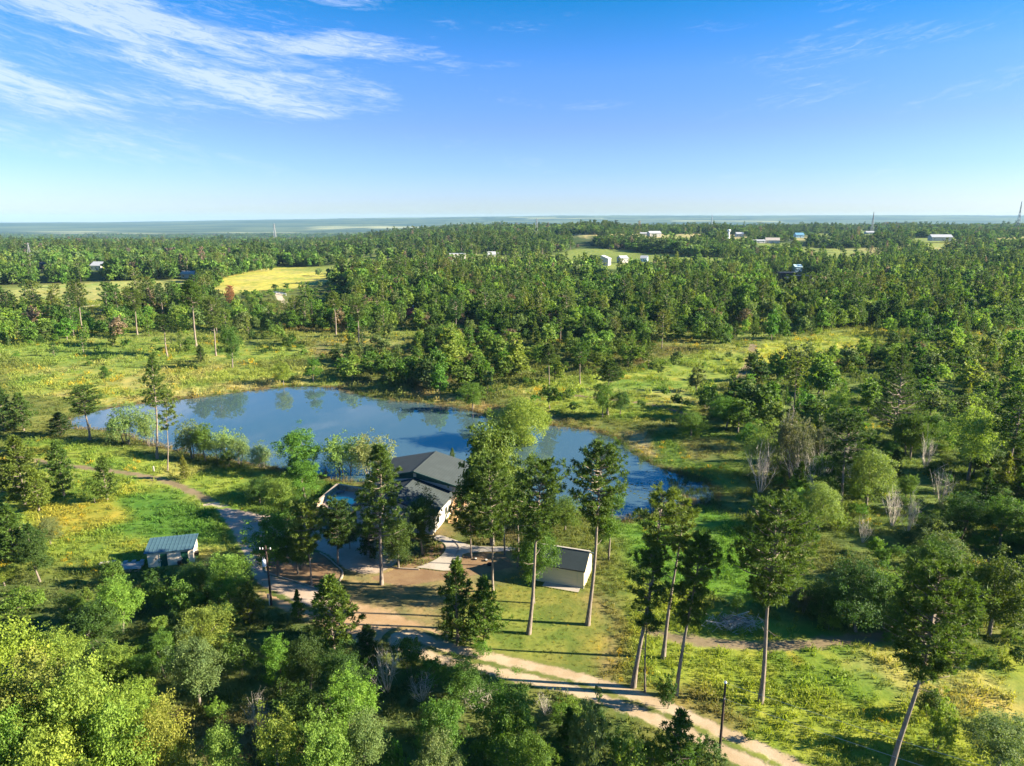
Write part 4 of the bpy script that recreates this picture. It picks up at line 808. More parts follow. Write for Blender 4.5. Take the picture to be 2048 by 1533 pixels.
def stuff_points(name, mesh_list, P, S, RZ, tint, pick=None):
    """one object that carries many plants as geometry-node instances"""
    me = bpy.data.meshes.new(name); me.vertices.add(len(P)); me.vertices.foreach_set('co', P.astype(np.float32).ravel())
    for an, ar, ty in (('sc', S, 'FLOAT_VECTOR'), ('tint', np.hstack([tint, np.ones((len(P), 1))]), 'FLOAT_COLOR')):
        a = me.attributes.new(an, ty, 'POINT'); a.data.foreach_set('color' if ty == 'FLOAT_COLOR' else 'vector', ar.astype(np.float32).ravel())
    a = me.attributes.new('rz', 'FLOAT', 'POINT'); a.data.foreach_set('value', RZ.astype(np.float32))
    a = me.attributes.new('pick', 'INT', 'POINT'); a.data.foreach_set('value', (rs(len(P)).integers(0, len(mesh_list), len(P)) if pick is None else pick).astype(np.int32))
    o = link(name, me); kind(o, 'stuff')
    src = bpy.data.collections.new(name + '_sources')
    for i, ms in enumerate(mesh_list): so = bpy.data.objects.new('%s_source_%02d' % (name, i), ms); src.objects.link(so)
    ng = bpy.data.node_groups.new(name, 'GeometryNodeTree'); ng.interface.new_socket('Geometry', in_out='INPUT', socket_type='NodeSocketGeometry'); ng.interface.new_socket('Geometry', in_out='OUTPUT', socket_type='NodeSocketGeometry')
    t = NT(ng); gi = t.n('NodeGroupInput'); go = t.n('NodeGroupOutput')
    def named(nm, dt): return t.n('GeometryNodeInputNamedAttribute', {'Name': nm}, data_type=dt).outputs[0]
    ci = t.n('GeometryNodeCollectionInfo', {'Separate Children': True, 'Reset Children': True}); ci.inputs[0].default_value = src
    rot = t.n('ShaderNodeCombineXYZ', {2: named('rz', 'FLOAT')}).outputs[0]
    e2r = t.n('FunctionNodeEulerToRotation', {0: rot}).outputs[0]
    ip = t.n('GeometryNodeInstanceOnPoints', {'Points': gi.outputs[0], 'Instance': ci.outputs[0], 'Pick Instance': True, 'Instance Index': named('pick', 'INT'), 'Rotation': e2r, 'Scale': named('sc', 'FLOAT_VECTOR')})
    ng.links.new(ip.outputs[0], go.inputs[0])
    md = o.modifiers.new('scatter', 'NODES'); md.node_group = ng
    return o
def plant_rest():
    S = scatter(); g = rs(5)
    size = dict(pine=(15, 3.0, 3.3), young=(5.5, 2.2, 1.7), leafy=(6.3, 1.7, 2.7), shrub=(1.7, 0.55, 1.35))
    tints = dict(pine=('pine', 'pine', 'pined', 'pinel', 'pinel'), young=('young', 'young', 'youngl', 'pined'), leafy=('mid', 'mid', 'green', 'green', 'dark', 'bright', 'bright', 'pale'), shrub=('mid', 'green', 'green', 'dark', 'bright', 'pale', 'bright'))
    cap = dict(pine=230, young=230, leafy=200, shrub=240)
    nm = dict(pine='pine_woods', young='young_pine_woods', leafy='leafy_woods', shrub='scrub')
    for kd, P in S.items():
        n = len(P); mean, sd, r = size[kd]
        far = sm(P[:, 1], 300, 900)
        h = np.clip(g.normal(mean, sd, n), mean * 0.5, mean * 1.6) * (0.75 + 0.5 * fbm(P[:, 0], P[:, 1], 60, 23, 3)) * (1 + 0.0 * far)
        if kd == 'pine': h = h * np.where(P[:, 1] < 330, 0.95, 1.0)
        if kd == 'young': h = h * (1 + 0.75 * sm(P[:, 1], 260, 420))
        if kd == 'leafy': h = h * (1 + 0.45 * sm(P[:, 1], 260, 420) * g.uniform(0, 1.6, n))
        big = P[:, 3]; w = 2 * r * np.minimum(h / mean, 1 + 0.6 * (h / mean - 1)) * g.uniform(0.8, 1.25, n) * (1 + (big - 1) * 0.62); hh = h * (1 + (big - 1) * 0.10)
        ppx, ppy = project(P[:, 0], P[:, 1], P[:, 2]); hayf = inside(ppx, ppy, [(425, 574), (705, 572), (705, 640), (425, 640)]); hh = np.where(hayf, np.minimum(hh, 4.5), hh); w = np.where(hayf, np.minimum(w, 5), w)
        px, py = project(P[:, 0], P[:, 1], P[:, 2] + hh / 2); depth = P[:, 1] * fw[1] + (P[:, 2] - CAM_H) * fw[2]
        show = np.where((px > -15) & (px < 2063) & (py < 1560) & (py > 430), hh * np.minimum(w, 8) / depth ** 2, 0)
        order = np.argsort(-show)[:cap[kd]]; order = order[show[order] > 0]
        ti = g.integers(0, len(tints[kd]), n)
        # sunny thicket behind the pond and the foreground corner are lighter leaved
        ppx, ppy = project(P[:, 0], P[:, 1], P[:, 2])
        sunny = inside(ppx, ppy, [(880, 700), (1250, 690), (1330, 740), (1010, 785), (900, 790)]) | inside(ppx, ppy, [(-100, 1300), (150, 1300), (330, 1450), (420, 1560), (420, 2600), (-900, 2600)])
        single = np.zeros(n, bool); single[order] = True
        for i in order:
            tn = tints[kd][ti[i]]
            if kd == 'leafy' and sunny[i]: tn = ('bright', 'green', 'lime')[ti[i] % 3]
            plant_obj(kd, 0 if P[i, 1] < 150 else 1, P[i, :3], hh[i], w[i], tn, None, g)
        j = np.where(~single)[0]
        Lm, L = PROTO[(kd, 'm')], PROTO[(kd, 'w')]; hs, r0 = L[0][0], L[0][1]
        col = np.array([TINT[c] for c in tints[kd]])[ti[j]]
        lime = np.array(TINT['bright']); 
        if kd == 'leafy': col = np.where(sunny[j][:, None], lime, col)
        patchy = fbm(P[j, 0], P[j, 1], 120, 41, 3)[:, None]
        if kd != 'shrub': dead = g.uniform(0, 1, len(j)) < 0.025; col[dead] = np.array([0.20, 0.16, 0.11])
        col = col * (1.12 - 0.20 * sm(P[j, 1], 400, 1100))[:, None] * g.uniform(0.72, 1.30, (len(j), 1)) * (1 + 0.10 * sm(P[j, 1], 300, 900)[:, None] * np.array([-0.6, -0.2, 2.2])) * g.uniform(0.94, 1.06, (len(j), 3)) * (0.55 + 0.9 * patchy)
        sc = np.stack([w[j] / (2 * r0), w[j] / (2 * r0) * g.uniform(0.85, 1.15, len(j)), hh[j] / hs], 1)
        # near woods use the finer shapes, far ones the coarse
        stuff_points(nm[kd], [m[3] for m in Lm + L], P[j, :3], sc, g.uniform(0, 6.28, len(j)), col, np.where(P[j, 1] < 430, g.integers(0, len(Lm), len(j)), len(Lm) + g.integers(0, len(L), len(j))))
plant_rest()

# ------------------------------------------------------------------ grass, weeds and flowers
def tuft_mesh(rng, n, h, spread, wd, name, leafy=False):
    m = MB(); p = np.stack([rng.normal(0, spread, n), rng.normal(0, spread, n), np.zeros(n)], 1)
    d = rng.normal(size=(n, 3)) * 0.5 + np.array([0, 0, 1.0])
    blades(m, p, d, h, wd, rng, np.clip(rng.normal(0.5, 0.2, n), 0, 1))
    if leafy: leaves(m, p + d * h * 0.6, unit(rng.normal(size=(n, 3)) + np.array([0, 0, 1.2])), 0.09, rng, 0.7)
    return m.mesh(name, LEAF_I, False, 'lv')
def plant_grass():
    g = rs(909)
    xs0, ys0, s = -150, 44, 0.80
    xs = np.arange(-140, 140, s); ys = np.arange(46, 190, s); X, Y = np.meshgrid(xs, ys); x, y = X.ravel(), Y.ravel()
    k = np.abs(x) < y * 0.78 + 4; x, y = x[k], y[k]; x = x + g.uniform(-.5, .5, len(x)) * s; y = y + g.uniform(-.5, .5, len(y)) * s
    lawn = gp([(930, 1165), (1100, 1165), (1190, 1180), (1235, 1240), (1245, 1300), (1190, 1375), (1060, 1335), (890, 1290)])
    free = (poly_sd(x, y, POND) < -0.3) & (poly_sd(x, y, DW) < -0.4) & (poly_sd(x, y, WALK) < -0.2) & ((poly_sd(x, y, YARD_W) < 0) | (g.uniform(0, 1, len(x)) < 0.25)) & (poly_sd(x, y, ISLAND) < 0.2)
    RL = smooth_line([G(a, b)[:2] for a, b in ROAD_PX], 4); free &= line_d(x, y, RL) > 2.5
    TL = smooth_line([G(a, b)[:2] for a, b in [(560, 1185), (640, 1215), (730, 1245), (820, 1275), (900, 1300), (960, 1318)]], 4); free &= line_d(x, y, TL) > 3.4
    ML = smooth_line([G(a, b)[:2] for a, b in [(1300, 1265), (1390, 1282), (1500, 1292), (1600, 1290), (1690, 1280), (1790, 1272)]], 4); free &= line_d(x, y, ML) > 1.2
    FL = smooth_line([G(a, b)[:2] for a, b in [(0, 905), (90, 925), (200, 940), (275, 950), (340, 966), (400, 992), (432, 1012)]], 4); free &= line_d(x, y, FL) > 1.1
    for rect in HARD: free &= poly_sd(x, y, rect) < 0.1
    dens = sm(fbm(x, y, 6, 71, 4), 0.30, 0.62) * (1 - 0.55 * sm(y, 110, 190))
    free &= g.uniform(0, 1, len(x)) < 0.25 + 0.75 * dens
    x, y = x[free], y[free]
    xs = np.arange(-330, 330, 1.9); ys = np.arange(190, 430, 1.9); X, Y = np.meshgrid(xs, ys); xf, yf = X.ravel(), Y.ravel(); xf = xf + g.uniform(-.9, .9, len(xf)); yf = yf + g.uniform(-.9, .9, len(yf))
    kf = (np.abs(xf) < yf * 0.78) & ((yf > 215) | (poly_sd(xf, yf, POND) < -0.5)) & (g.uniform(0, 1, len(xf)) < 0.2 + 0.8 * sm(fbm(xf, yf, 12, 71, 4), 0.35, 0.62)); n0 = len(x)
    x = np.concatenate([x, xf[kf]]); y = np.concatenate([y, yf[kf]]); z = terrain(x, y); c = cover(x, y)
    n = len(x); tone = fbm(x, y, 3.0, 81, 3)[:, None]
    col = c * g.uniform(0.75, 1.25, (n, 1)) * (0.75 + 0.55 * tone) * np.array([1.0, 1.08, 0.9])
    fl = (fbm(x, y, 9, 83, 3) > 0.60) & (g.uniform(0, 1, n) < 0.16) & (c.sum(1) > 0.34); col[fl] = np.array([0.50, 0.38, 0.03]) * g.uniform(0.7, 1.1, (fl.sum(), 1))
    short = np.maximum(sm(poly_sd(x, y, lawn), -1, 1.5), sm(poly_sd(x, y, YARD_W), -1, 1))[:, None]
    sc = g.uniform(0.55, 1.25, (n, 1)) * (0.6 + 0.9 * tone) * np.ones((1, 3)) * (1 - 0.70 * short) * np.where(np.arange(n) >= n0, 2.0, 1.0)[:, None]; 
    meshes = [tuft_mesh(rs(600 + i), 22, 0.42 + 0.08 * i, 0.26, 0.035, 'grass_tuft', i > 1) for i in range(4)]
    stuff_points('grass', meshes, np.stack([x, y, z - 0.02], 1), sc, g.uniform(0, 6.28, n), col)
    # reeds and marsh plants along the water line
    b = []
    for i in range(len(POND)):
        p, q = POND[i], POND[(i + 1) % len(POND)]; m = int(np.hypot(*(q - p)) * 2.2) + 1
        b.append(p + (q - p) * g.uniform(0, 1, (m, 1)) + g.normal(0, 0.9, (m, 2)))
    b = np.vstack(b); a = gp([(1330, 940), (1420, 955), (1440, 1000), (1400, 1020), (1340, 1000)]); a = np.array(a)
    e = np.stack([g.uniform(a[:, 0].min(), a[:, 0].max(), 420), g.uniform(a[:, 1].min(), a[:, 1].max(), 420)], 1); e = e[(poly_sd(e[:, 0], e[:, 1], a) > 0) & (fbm(e[:, 0], e[:, 1], 3, 4, 3) > 0.5)]
    b = np.vstack([b, e]); zz = np.maximum(terrain(b[:, 0], b[:, 1]), WATER_Z) - 0.03; n = len(b)
    dry = (fbm(b[:, 0], b[:, 1], 14, 7, 3) > 0.5)[:, None]
    col = np.where(dry, np.array([0.22, 0.18, 0.08]), np.array([0.09, 0.14, 0.035])) * g.uniform(0.7, 1.25, (n, 1))
    stuff_points('shore_reeds', [tuft_mesh(rs(640 + i), 20, 0.8 + 0.15 * i, 0.22, 0.028, 'reed_tuft') for i in range(3)], np.stack([b[:, 0], b[:, 1], zz], 1), g.uniform(0.5, 1.2, (n, 1)) * np.ones((1, 3)), g.uniform(0, 6.28, n), col)
HARD = []

# ------------------------------------------------------------------ building materials
def shingle_mat(name, col):
    m, t = new_mat(name); co = t.n('ShaderNodeTexCoord').outputs['Object']
    s = t.n('ShaderNodeSeparateXYZ', {0: co}); row = t.math('FRACT', t.math('MULTIPLY', s.outputs[2], 9.0))
    n = t.noise(co, 6, 4, 0.7); b = t.noise(co, 0.5, 4, 0.6)
    c = t.mix(n, [k * 0.75 for k in col], [k * 1.3 for k in col]); c = t.mix(t.math('MULTIPLY', t.smooth(b, 0.4, 0.7), 0.35), c, [k * 1.45 for k in col])
    c = t.mix(t.math('MULTIPLY', t.smooth(row, 0.75, 0.95), 0.35), c, [k * 0.5 for k in col])
    bm = t.n('ShaderNodeBump', {'Height': t.math('ADD', row, n), 'Strength': 0.3, 'Distance': 0.02}).outputs[0]
    finish(t, t.n('ShaderNodeBsdfPrincipled', {'Base Color': c, 'Roughness': 0.9, 'Specular IOR Level': 0.12, 'Normal': bm}).outputs[0]); return m
def stone_mat(name):
    m, t = new_mat(name); co = t.n('ShaderNodeTexCoord').outputs['Object']
    v = t.n('ShaderNodeTexVoronoi', {'Vector': co, 'Scale': 2.6}); e = t.n('ShaderNodeTexVoronoi', {'Vector': co, 'Scale': 2.6}, feature='DISTANCE_TO_EDGE')
    r = t.n('ShaderNodeSeparateColor', {0: v.outputs['Color']}).outputs[0]
    c = t.ramp(r, [(0, (0.30, 0.21, 0.13)), (0.4, (0.44, 0.34, 0.23)), (0.75, (0.36, 0.29, 0.22)), (1, (0.52, 0.44, 0.33))])
    c = t.mix(t.smooth(e.outputs['Distance'], 0.02, 0.07), (0.20, 0.17, 0.14), c)
    bm = t.n('ShaderNodeBump', {'Height': t.smooth(e.outputs['Distance'], 0.0, 0.12), 'Strength': 0.7, 'Distance': 0.05}).outputs[0]
    finish(t, t.n('ShaderNodeBsdfPrincipled', {'Base Color': c, 'Roughness': 0.9, 'Normal': bm}).outputs[0]); return m
SHINGLE = shingle_mat('slate_shingle', (0.050, 0.062, 0.064)); SHINGLE2 = shingle_mat('garage_shingle', (0.034, 0.047, 0.052))
STONE = stone_mat('field_stone'); CREAM = plain('cream_siding', (0.58, 0.51, 0.35), 0.7, 0.06, 1.2, 0.1, stretch=(0.3, 0.3, 6)); WHITE = plain('white_wall', (0.46, 0.445, 0.41), 0.7, 0.06, 1.0)
GREENSIDE = plain('green_siding', (0.022, 0.085, 0.065), 0.6, 0.15, 2.0, 0.2, stretch=(0.3, 0.3, 8)); TRIM = plain('pale_trim', (0.52, 0.50, 0.36), 0.6, 0.05); DARKTRIM = plain('dark_trim', (0.05, 0.055, 0.055), 0.6, 0.1)
STUCCO = plain('pale_stucco', (0.70, 0.62, 0.50), 0.85, 0.08, 2.0, 0.1); DOORGREEN = plain('green_door', (0.012, 0.075, 0.050), 0.5, 0.12); TEALROOF = plain('blue_green_metal', (0.085, 0.165, 0.195), 0.45, 0.12, 0.8, 0.0, 0.35, 0.5, (0.4, 3, 3))
WOOD = plain('raw_timber', (0.46, 0.29, 0.15), 0.8, 0.25, 3.0, 0.3, stretch=(0.6, 4, 4)); GREYWOOD = plain('weathered_plank', (0.38, 0.365, 0.345), 0.85, 0.2, 2.5, 0.3, stretch=(0.6, 4, 4)); BLACK = plain('black_plastic', (0.015, 0.015, 0.017), 0.5, 0.2)
POLE = plain('pole_timber', (0.060, 0.040, 0.032), 0.85, 0.3, 3.0, 0.3, stretch=(3, 3, 0.4)); METAL = plain('galvanised_steel', (0.50, 0.51, 0.52), 0.45, 0.12, 2.0, 0, 0.6); WHITEMETAL = plain('white_metal', (0.78, 0.80, 0.82), 0.45, 0.05, 1.0, 0, 0.1)
GLASS = plain('window_glass', (0.03, 0.04, 0.05), 0.08, 0.1, 1, 0, 0, 0.8); REDROOF = plain('red_roof', (0.42, 0.055, 0.045), 0.6, 0.12); BLACKWALL = plain('black_wall', (0.018, 0.020, 0.024), 0.6, 0.2); BLUEWALL = plain('pale_blue_wall', (0.38, 0.56, 0.66), 0.6, 0.06)
BLUEROOF = plain('blue_roof', (0.12, 0.28, 0.42), 0.5, 0.1); ROOFWHITE = plain('white_metal_roof', (0.42, 0.44, 0.46), 0.45, 0.05, 1, 0, 0.1); TANROOF = plain('tan_roof', (0.42, 0.38, 0.33), 0.7, 0.1); PINKDECK = plain('pool_paving', (0.40, 0.32, 0.28), 0.8, 0.1, 2.0, 0.1)
CONC = plain('kerb_concrete', (0.34, 0.29, 0.23), 0.85, 0.15, 3.0, 0.2); LOGM = plain('pale_log', (0.42, 0.36, 0.29), 0.9, 0.25, 3.0, 0.3); RUST = plain('rusty_soil', (0.30, 0.12, 0.07), 0.9, 0.2)
POOLWATER = make_water('pool_water', (0.26, 0.98, 0.80), 0.2, 0.12, 0.3, 1.33, 1.6)

def part(name, m, mat, parent, smooth=False):
    return link(name, m.mesh(name, mat, smooth), parent)
def slab(m, a, b, c, d, th):
    """roof slab with top corners a b c d (in order round), thickness th downwards"""
    V = [a, b, d, c]; lo = [(p[0], p[1], p[2] - th) for p in V]; return m.hexa(lo + V)
def gable_y(m, x0, x1, y0, y1, z0, ze, zr):
    """pentagonal block, ridge along y"""
    xm = (x0 + x1) / 2; f = [(x0, z0), (x1, z0), (x1, ze), (xm, zr), (x0, ze)]
    V = [(x, y0, z) for x, z in f] + [(x, y1, z) for x, z in f]
    m.add(V, [(0, 1, 6, 5), (1, 2, 7, 6), (2, 3, 8, 7), (3, 4, 9, 8), (4, 0, 5, 9)]); m.add(V, [(0, 1, 2, 3, 4)[::1]]) ; m.add(V, [(9, 8, 7, 6, 5)]); return m
# ------------------------------------------------------------------ house
def build_house():
    o = G0(868, 1027, 4.0); th = R(-15); zg = TZ(o[0] - 5, o[1] + 6) - 0.15
    H = thing('house', 'two-level house with dark slate roofs and a green gable strip by the pond', 'house', (o[0], o[1], zg), th)
    m = gable_y(MB(), -14.1, -0.5, 0.5, 9.9, 0, 3.62, 5.45); w = part('wall', m, WHITE, H); w['label'] = 'pale front wing wall'
    part('corner_trim', MB().box(-0.62, -0.44, 0.44, 0.62, 0, 3.6), CREAM, H)
    for s in (0, 1):
        e, k = (0.0, -7.3) if s == 0 else (-14.6, -7.3)
        m = MB(); slab(m, (e, 0, 3.85), (e, 9.75, 3.85), (k, 9.75, 5.85), (k, 0, 5.85), 0.2); r = part('roof', m, SHINGLE, H); r['label'] = 'lower roof slope'
        m = MB(); slab(m, (e + (0.02 if s == 0 else -0.02), -0.05, 3.87), (e, 0.0, 3.87), (k, 0.0, 5.87), (k, -0.05, 5.87), 0.26); part('bargeboard', m, DARKTRIM, H)
        part('gutter', MB().tube([(e + (0.06 if s == 0 else -0.06), 0.05, 3.72), (e + (0.06 if s == 0 else -0.06), 9.6, 3.72)], 0.07, 5), DARKTRIM, H)
    part('ridge_cap', MB().box(-7.42, -7.18, 0.0, 9.4, 5.80, 5.90), SHINGLE, H)
    # rear, higher block
    part('wall', gable_y(MB(), -15.6, 0.8, 9.95, 19.8, -0.6, 5.0, 6.75), WHITE, H)
    xm = -7.4; m = MB(); m.add([(0.8, 9.93, 5.02), (xm, 9.93, 7.02), (-15.6, 9.93, 5.02), (-15.6, 9.87, 5.02), (xm, 9.87, 7.02), (0.8, 9.87, 5.02), (0.8, 9.93, 4.66), (xm, 9.93, 5.75), (-15.6, 9.93, 4.66), (0.8, 9.87, 4.66), (xm, 9.87, 5.75), (-15.6, 9.87, 4.66)], [(5, 4, 10, 9), (4, 3, 11, 10), (0, 1, 4, 5), (1, 2, 3, 4), (9, 10, 7, 6), (10, 11, 8, 7)]); part('green_gable', m, GREENSIDE, H)
    for s in (0, 1):
        e = 1.4 if s == 0 else -16.2
        m = MB(); slab(m, (e, 9.2, 5.15), (e, 20.3, 5.15), (xm, 20.3, 7.28), (xm, 9.2, 7.28), 0.22); r = part('roof', m, SHINGLE, H); r['label'] = 'upper roof slope'
        m = MB(); slab(m, (e, 9.14, 5.17), (e, 9.2, 5.17), (xm, 9.2, 7.30), (xm, 9.14, 7.30), 0.28); part('bargeboard', m, GREENSIDE, H)
    part('ridge_cap', MB().box(xm - 0.12, xm + 0.12, 9.2, 20.3, 7.24, 7.33), SHINGLE, H)
    part('gable_vent', MB().box(xm - 0.26, xm + 0.26, 9.74, 9.86, 6.05, 6.85), TRIM, H)
    part('stone_wall', MB().box(0.81, 1.0, 10.1, 19.7, -0.6, 4.95), STONE, H)
    f = MB(); [f.box(-0.52, -0.46, a, a + 1.1, 1.2, 2.4) for a in ()]
    for y in (2.2, 6.0):
        wf = part('window', MB().box(-0.5, -0.44, y, y + 1.2, 1.2, 2.5), TRIM, H); part('pane', MB().box(-0.45, -0.42, y + 0.08, y + 1.12, 1.28, 2.42), GLASS, wf)
    for x in (-12.5, -9.4, -4.6):
        wf = part('window', MB().box(x, x + 1.4, 0.42, 0.5, 1.1, 2.5), TRIM, H); part('pane', MB().box(x + 0.08, x + 1.32, 0.39, 0.43, 1.18, 2.42), GLASS, wf)
    for y in (0.9, 9.2): part('downspout', MB().box(-0.48, -0.38, y, y + 0.1, 0.2, 3.6), DARKTRIM, H)
    part('wall_lamp', MB().box(-0.46, -0.25, 4.3, 4.5, 2.7, 3.0), BLACK, H)
    # timber steps and landing along the right wall
    dk = part('landing', MB().box(0.0, 2.3, 8.2, 9.9, 2.05, 2.2), WOOD, H)
    for k in range(9): part('step', MB().box(0.5, 1.7, 8.0 - 0.30 * (k + 1), 8.3 - 0.30 * (k + 1), 1.95 - 0.22 * k, 2.0 - 0.22 * k), WOOD, H)
    for x in (0.44, 1.72):
        part('stringer', MB().hexa([(x, 5.2, 0), (x + 0.06, 5.2, 0), (x, 8.2, 1.95), (x + 0.06, 8.2, 1.95), (x, 5.2, 0.25), (x + 0.06, 5.2, 0.25), (x, 8.2, 2.2), (x + 0.06, 8.2, 2.2)]), WOOD, H)
        part('handrail', MB().tube([(x, 5.2, 1.1), (x, 8.2, 3.1), (x, 9.8, 3.1)], 0.05, 4), WOOD, H)
        for y, z in ((5.3, 0.0), (6.7, 0.95), (8.2, 2.1)): part('post', MB().box(x - 0.05, x + 0.05, y - 0.05, y + 0.05, z, z + 1.1), WOOD, H)
    c, s = math.cos(th), math.sin(th); HARD.append([(o[0] + x * c - y * s, o[1] + x * s + y * c) for x, y in ((-16, 0), (2.5, 0), (2.5, 20), (-16, 20))])
    return H, o, th
HOUSE, HO, HTH = build_house()
def rect_w(o, th, x0, x1, y0, y1):
    c, s = math.cos(th), math.sin(th); return [(o[0] + x * c - y * s, o[1] + x * s + y * c) for x, y in ((x0, y0), (x1, y0), (x1, y1), (x0, y1))]
# ------------------------------------------------------------------ garage
def build_garage():
    o = G(1167, 1178); th = R(-19); Q = thing('garage', 'small cream garage with closed panelled door and dark slate roof on the lawn', 'garage', (o[0], o[1], o[2] - 0.05), th)
    y1 = 5.0; f = [(0, 0), (y1, 0), (y1, 2.95), (y1 / 2, 4.25), (0, 2.95)]; m = MB(); V = [(-7.0, y, z) for y, z in f] + [(0, y, z) for y, z in f]
    m.add(V, [(0, 5, 6, 1), (1, 6, 7, 2), (2, 7, 8, 3), (3, 8, 9, 4), (4, 9, 5, 0)]); m.add(V, [(0, 1, 2, 3, 4)]); m.add(V, [(9, 8, 7, 6, 5)]); part('wall', m, CREAM, Q)
    m = MB(); slab(m, (-7.3, -0.4, 2.95), (0.25, -0.4, 2.95), (0.25, y1 / 2, 4.55), (-7.3, y1 / 2, 4.55), 0.15); part('roof', m, SHINGLE2, Q)
    m = MB(); slab(m, (-7.3, y1 / 2, 4.55), (0.25, y1 / 2, 4.55), (0.25, y1 + 0.4, 2.95), (-7.3, y1 + 0.4, 2.95), 0.15); part('roof', m, SHINGLE2, Q)
    part('ridge_cap', MB().box(-7.3, 0.27, y1 / 2 - 0.14, y1 / 2 + 0.14, 4.50, 4.62), TANROOF, Q)
    for x in (-6.1, -0.98): part('door_jamb', MB().box(x, x + 0.12, -0.05, 0.0, 0, 2.62), TRIM, Q)
    part('door_head', MB().box(-6.1, -0.86, -0.05, 0.0, 2.62, 2.76), TRIM, Q)
    d = part('garage_door', MB().box(-5.98, -0.98, -0.02, 0.0, 0.06, 2.62), CREAM, Q)
    for k in range(4): part('door_panel', MB().box(-5.94, -1.02, -0.042, -0.018, 0.10 + k * 0.63, 0.10 + k * 0.63 + 0.58), CREAM, d)
    for x in (-7.02, -0.1): part('corner_board', MB().box(x, x + 0.12, -0.03, 0.09, 0, 2.85), TRIM, Q)
    part('corner_board', MB().box(-0.06, 0.03, 0.09, 0.2, 0, 2.85), TRIM, Q)
    part('fascia', MB().box(-7.3, 0.25, -0.44, -0.40, 2.76, 2.94), DARKTRIM, Q)
    part('footing', MB().box(-7.05, 0.05, -0.06, y1 + 0.05, -0.25, 0.05), RUST, Q)
    ap = rect_w(o, th, -5.6, -0.4, -1.3, 0.1); patch('garage_apron', CONCRETE, lambda x, y: poly_sd(x, y, ap), bounds(ap, 0.3), 0.15, 0.10, 0.22)
    HARD.append(rect_w(o, th, -7.2, 0.1, -1.4, y1))
build_garage()
# ------------------------------------------------------------------ shed, planks
def build_shed():
    o = G(297, 1136); e = G(388, 1126); th = math.atan2(e[1] - o[1], e[0] - o[0]); L = math.hypot(e[0] - o[0], e[1] - o[1]); D = 3.4
    Q = thing('shed', 'pale shed with two dark green doors and a blue-green metal roof', 'shed', (o[0], o[1], o[2] - 0.05), th)
    V = [(0, 0, 0), (L, 0, 0), (0, D, 0), (L, D, 0), (0, 0, 2.5), (L, 0, 2.5), (0, D, 2.95), (L, D, 2.95)]; part('wall', MB().hexa(V), STUCCO, Q)
    rf = part('roof', slab(MB(), (-0.35, -0.35, 2.50), (L + 0.25, -0.35, 2.50), (L + 0.25, D + 0.3, 3.10), (-0.35, D + 0.3, 3.10), 0.07), TEALROOF, Q)
    for k in range(13):
        x = -0.3 + k * (L + 0.45) / 12; part('rib', MB().hexa([(x, -0.35, 2.5), (x + 0.05, -0.35, 2.5), (x, D + 0.3, 3.1), (x + 0.05, D + 0.3, 3.1), (x, -0.35, 2.54), (x + 0.05, -0.35, 2.54), (x, D + 0.3, 3.14), (x + 0.05, D + 0.3, 3.14)]), TEALROOF, rf)
    for f0 in (0.275, 0.735):
        d = part('door', MB().box(f0 * L, f0 * L + 0.98, -0.05, 0.0, 0.05, 2.05), DOORGREEN, Q); part('door_handle', MB().box(f0 * L + 0.08, f0 * L + 0.16, -0.10, -0.05, 0.95, 1.1), METAL, d)
        part('door_frame', MB().box(f0 * L - 0.07, f0 * L, -0.06, 0, 0, 2.12).box(f0 * L + 0.98, f0 * L + 1.05, -0.06, 0, 0, 2.12).box(f0 * L - 0.07, f0 * L + 1.05, -0.06, 0, 2.121, 2.18), STUCCO, Q)
    part('wall_vent', MB().box(0.17 * L, 0.17 * L + 0.2, -0.03, 0.0, 1.25, 1.45), BLACK, Q)
    part('cooling_unit', MB().box(L, L + 0.5, 0.7, 1.4, 0.75, 1.35), BLACK, Q)
    b = thing('bin', 'small black bin beside the right green shed door', 'bin', (o[0] + 0.70 * L * math.cos(th) + 0.1, o[1] + 0.70 * L * math.sin(th) - 0.35, TZ(o[0] + 3, o[1])), th)
    part('bin_body', MB().hexa([(-.2, -.2, 0), (.2, -.2, 0), (-.2, .2, 0), (.2, .2, 0), (-.26, -.26, .62), (.26, -.26, .62), (-.26, .26, .62), (.26, .26, .62)]), BLACK, b); part('lid', MB().box(-.28, .28, -.28, .28, .62, .68), BLACK, b)
    HARD.append(rect_w(o, th, 0, L, 0, D))
    p = G(255, 1146); S = thing('plank_stack', 'low stack of weathered grey planks left of the shed', 'plank stack', (p[0], p[1], p[2]), R(8)); g = rs(31)
    for x in (-1.2, 0.2, 1.4): part('bearer', MB().box(x, x + 0.14, 0.1, 2.3, 0, 0.5), WOOD, S)
    for k in range(9):
        y = 0.05 + k * 0.25; j = g.uniform(-0.35, 0.25); part('plank', MB().box(-1.5 + j, 1.7 + j * 0.6, y, y + 0.22, 0.5 + 0.05 * (k % 2), 0.55 + 0.05 * (k % 2) + g.uniform(0, 0.05)), GREYWOOD, S)
    for k in range(3): x = -1.3 + k * 1.15; part('plank', MB().box(x, x + 0.55, 2.0, 2.55, 0.68, 0.73), GREYWOOD, S)
    part('plank', MB().box(-0.7, 1.4, -0.12, 0.03, 0.16, 0.32), WOOD, S)
    for px, py, nm in ((206, 1128, 'second'), (223, 1126, 'first')):
        q = G(px, py); t = thing('loose_plank', 'pale loose planks on the grass, %s heap left of the plank stack' % nm, 'planks', q, R(25)); part('plank', MB().box(-0.5, 0.5, -0.15, 0.1, 0, 0.12), GREYWOOD, t); part('plank', MB().box(-0.4, 0.6, 0.05, 0.3, 0.12, 0.2), GREYWOOD, t)
build_shed()
